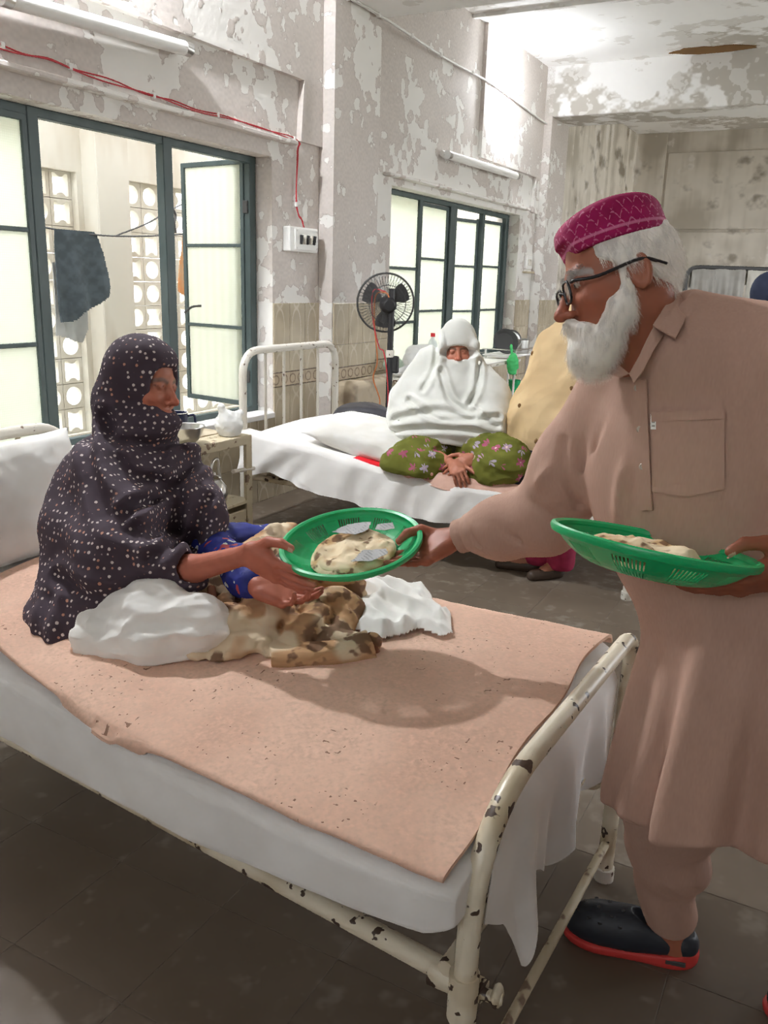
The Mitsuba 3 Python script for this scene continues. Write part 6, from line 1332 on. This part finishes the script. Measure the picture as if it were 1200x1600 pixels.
# ------------------------------------------------------------------ baskets and bread
scene['m_basket'] = {'type': 'twosided', 'bsdf': {'type': 'principled', 'base_color': {'type': 'rgb', 'value': [0.008, 0.33, 0.11]}, 'roughness': 0.3, 'specular': 0.5}}
def basket(c, n, label, key='serving_basket'):
    n = unit(n); x = unit(RT - n * (RT @ n)); M = frame4(c, x, np.cross(n, x), n); k = thing(key, label, 'basket'); R = .166
    prof = lambda t: (R - .006 - .075 * t ** 1.15, -.006 - .045 * math.sin(t * 1.45))          # wall from rim to base
    put(k + '__rim', lathe([(R - .010, -.004), (R - .009, .002), (R - .003, .005), (R + .003, .003), (R + .004, -.003), (R + .001, -.009), (R - .002, -.010), (R - .004, -.006), (R - .010, -.004)], 96, M), 'm_basket', smooth=40)
    def shellring(t0, t1, th=.0022):
        ts = np.linspace(t0, t1, 6); o = [prof(t) for t in ts]; i = [(a - th * .6, b + th) for a, b in o]; return lathe(o + i[::-1] + o[:1], 96, M)
    put(k + '__wall_band', cat(shellring(0, .16)), 'm_basket', smooth=40); put(k + '__wall_ring', shellring(.50, .54), 'm_basket', smooth=40); put(k + '__wall_ring', shellring(.88, 1.0), 'm_basket', smooth=40)
    ribs = []
    for i in range(150):
        a = i * 2 * np.pi / 150; w = .0016 + (.0035 if (i // 5) % 3 == 0 else 0)
        pts = [prof(t) for t in np.linspace(.12, .92, 7)]; ca, sa = math.cos(a), math.sin(a)
        L = np.array([[r * ca, r * sa, z] for r, z in pts]); tv = A(-sa, ca, 0)
        v = np.concatenate([np.stack([L - tv * w, L + tv * w], 1), np.stack([L - tv * w, L + tv * w], 1) + A(0, 0, .0022)], 1)   # (7, 4, 3)
        V = v.reshape(-1, 3); f = []
        for j in range(6):
            for q0, q1 in ((0, 1), (1, 3), (3, 2), (2, 0)): f += [[j * 4 + q0, j * 4 + q1, j * 4 + 4 + q1], [j * 4 + q0, j * 4 + 4 + q1, j * 4 + 4 + q0]]
        ribs.append(trimesh.Trimesh(V, f, process=False))
    m = cat(*ribs); m.apply_transform(M); rk = put(k + '__ribs', m, 'm_basket'); labels[rk] = {'kind': 'stuff'}
    rb, zb = prof(1.0)
    hole = sg.Point(0, 0).buffer(rb, 48)
    for ring, cnt in ((rb * .80, 40), (rb * .60, 30), (rb * .38, 18)):
        for i in range(cnt):
            a = 2 * np.pi * i / cnt; hole = hole.difference(shapely.affinity.rotate(sg.box(ring - .006, -.0022, ring + .006, .0022), a, origin=(0, 0), use_radians=True))
    put(k + '__base', prism(hole, .0025, M @ frame4((0, 0, zb), (1, 0, 0), (0, 1, 0), (0, 0, 1))), 'm_basket')
    return k, M, zb
import shapely.affinity
def bread_tex(M):
    def f(p, n, uv):
        a = fbm(p.x * 22, p.y * 22, p.z * 22, 3); b = fbm(p.x * 48 + 4, p.y * 48, p.z * 48, 3)
        c = mix((0.70, 0.58, 0.40), (0.50, 0.33, 0.17), smoothstep(.45, .66, a)); return mix(c, (0.13, 0.06, 0.03), smoothstep(.56, .66, b * .7 + a * .3) * .85)
    return f
mat('bread', proc(bread_tex(None)), .85, spec=.15)
mat('news_paper', proc(lambda p, n, uv: mix((0.36, 0.36, 0.36), (0.20, 0.20, 0.20), smoothstep(.2, .5, dr.sin((p.x * .3 + p.z * .95 + p.y * .3) * 1200.0) * smoothstep(.42, .55, noise(p.x * 120, p.y * 120, p.z * 120))) * .7)), .8)
def bread(M, c, r, h, seed, label, group=None):
    k = thing('flatbread', label, 'bread', group); n = 60; u, v = np.meshgrid(np.linspace(0, 1, 22), np.linspace(0, 2 * np.pi, n + 1)[:-1], indexing='ij'); rr = r * (1 + .06 * (meshkit.fbm(np.stack([np.cos(v) * 1.5, np.sin(v) * 1.5, 0 * v + seed], -1), 2, seed) - .5)) * u
    X, Y = c[0] + rr * np.cos(v), c[1] + rr * np.sin(v); b = meshkit.fbm(np.stack([X * 26, Y * 26, 0 * X + seed], -1), 3, seed)
    Z = c[2] + h * np.clip((1 - u ** 6), 0, 1) ** .5 * (.8 + .0) + .034 * (b - .45) * np.clip((1 - u) * 5, 0, 1); Z0 = c[2] - .002 + .016 * (b - .5) * np.clip((1 - u) * 5, 0, 1)
    top, bot = np.stack([X, Y, Z], -1).reshape(-1, 3), np.stack([X, Y, Z0], -1).reshape(-1, 3); i, j = np.meshgrid(np.arange(21), np.arange(n), indexing='ij'); a, j2 = i * n + j, (j + 1) % n
    f = np.vstack([np.stack([a, a + n, i * n + n + j2], -1).reshape(-1, 3), np.stack([a, i * n + n + j2, i * n + j2], -1).reshape(-1, 3)]); N = 22 * n; e = 21 * n + np.arange(n); e2 = 21 * n + (np.arange(n) + 1) % n
    F = np.vstack([f, f[:, ::-1] + N, np.stack([e, e + N, e2 + N], 1), np.stack([e, e2 + N, e2], 1)]); m = trimesh.Trimesh(np.vstack([top, bot]), F, process=False); m.apply_transform(M); put(k, m, 'm_bread', smooth=60); return k
def paper(M, pts, z, seed, label):
    pol = sg.Polygon(pts); x0, y0, x1, y1 = pol.bounds; X, Y = np.meshgrid(np.linspace(x0, x1, 30), np.linspace(y0, y1, 30), indexing='ij'); ins = shapely.contains_xy(pol, X, Y)
    Z = z + .010 * (meshkit.fbm(np.stack([X * 22, Y * 22, 0 * X], -1), 2, seed)) + .10 * np.abs(Y - (y0 + y1) / 2) * .3; P = np.stack([X, Y, Z], -1) @ M[:3, :3].T + M[:3, 3]; k = thing('paper_scrap', label, 'paper'); put(k, sheet(P, .0008, ins[:-1, :-1] & ins[1:, :-1] & ins[:-1, 1:] & ins[1:, 1:]), 'm_news_paper', smooth=60)
_, BM1, zb = basket(pix(548, 845, 2.005), cam(-.10, .89, .44), 'green plastic basket of flatbread passed between the man and the seated woman')
bread(BM1, (.0, -.004, zb + .012), .101, .012, 3, 'lower charred flatbread in the basket held between two hands')
bread(BM1, (.006, .000, zb + .022), .098, .012, 7, 'upper blistered flatbread in the basket held between two hands')
paper(BM1, [(-.05, .055), (-.01, .085), (.05, .088), (.042, .045), (.012, .022), (-.02, .04)], zb + .046, 2, 'grey newspaper scrap on the back of the bread in the passed basket')
paper(BM1, [(.0, -.09), (.03, -.045), (.085, -.05), (.09, -.078), (.05, -.095)], zb + .042, 4, 'grey newspaper scrap on the front of the bread in the passed basket')
paper(BM1, [(.055, .06), (.06, .085), (.10, .085), (.105, .055), (.08, .05)], zb + .040, 6, 'small paper scrap at the right rear of the bread in the passed basket')
_, BM2, zb = basket(pix(1022, 848, 1.40), cam(.18, .975, .125), 'green plastic basket held level in the left hand of the man')
bread(BM2, (-.012, .0, zb + .014), .098, .018, 5, 'lower flatbread in the basket in the left hand of the man')
bread(BM2, (-.012, .0, zb + .034), .092, .016, 9, 'upper flatbread in the basket in the left hand of the man')
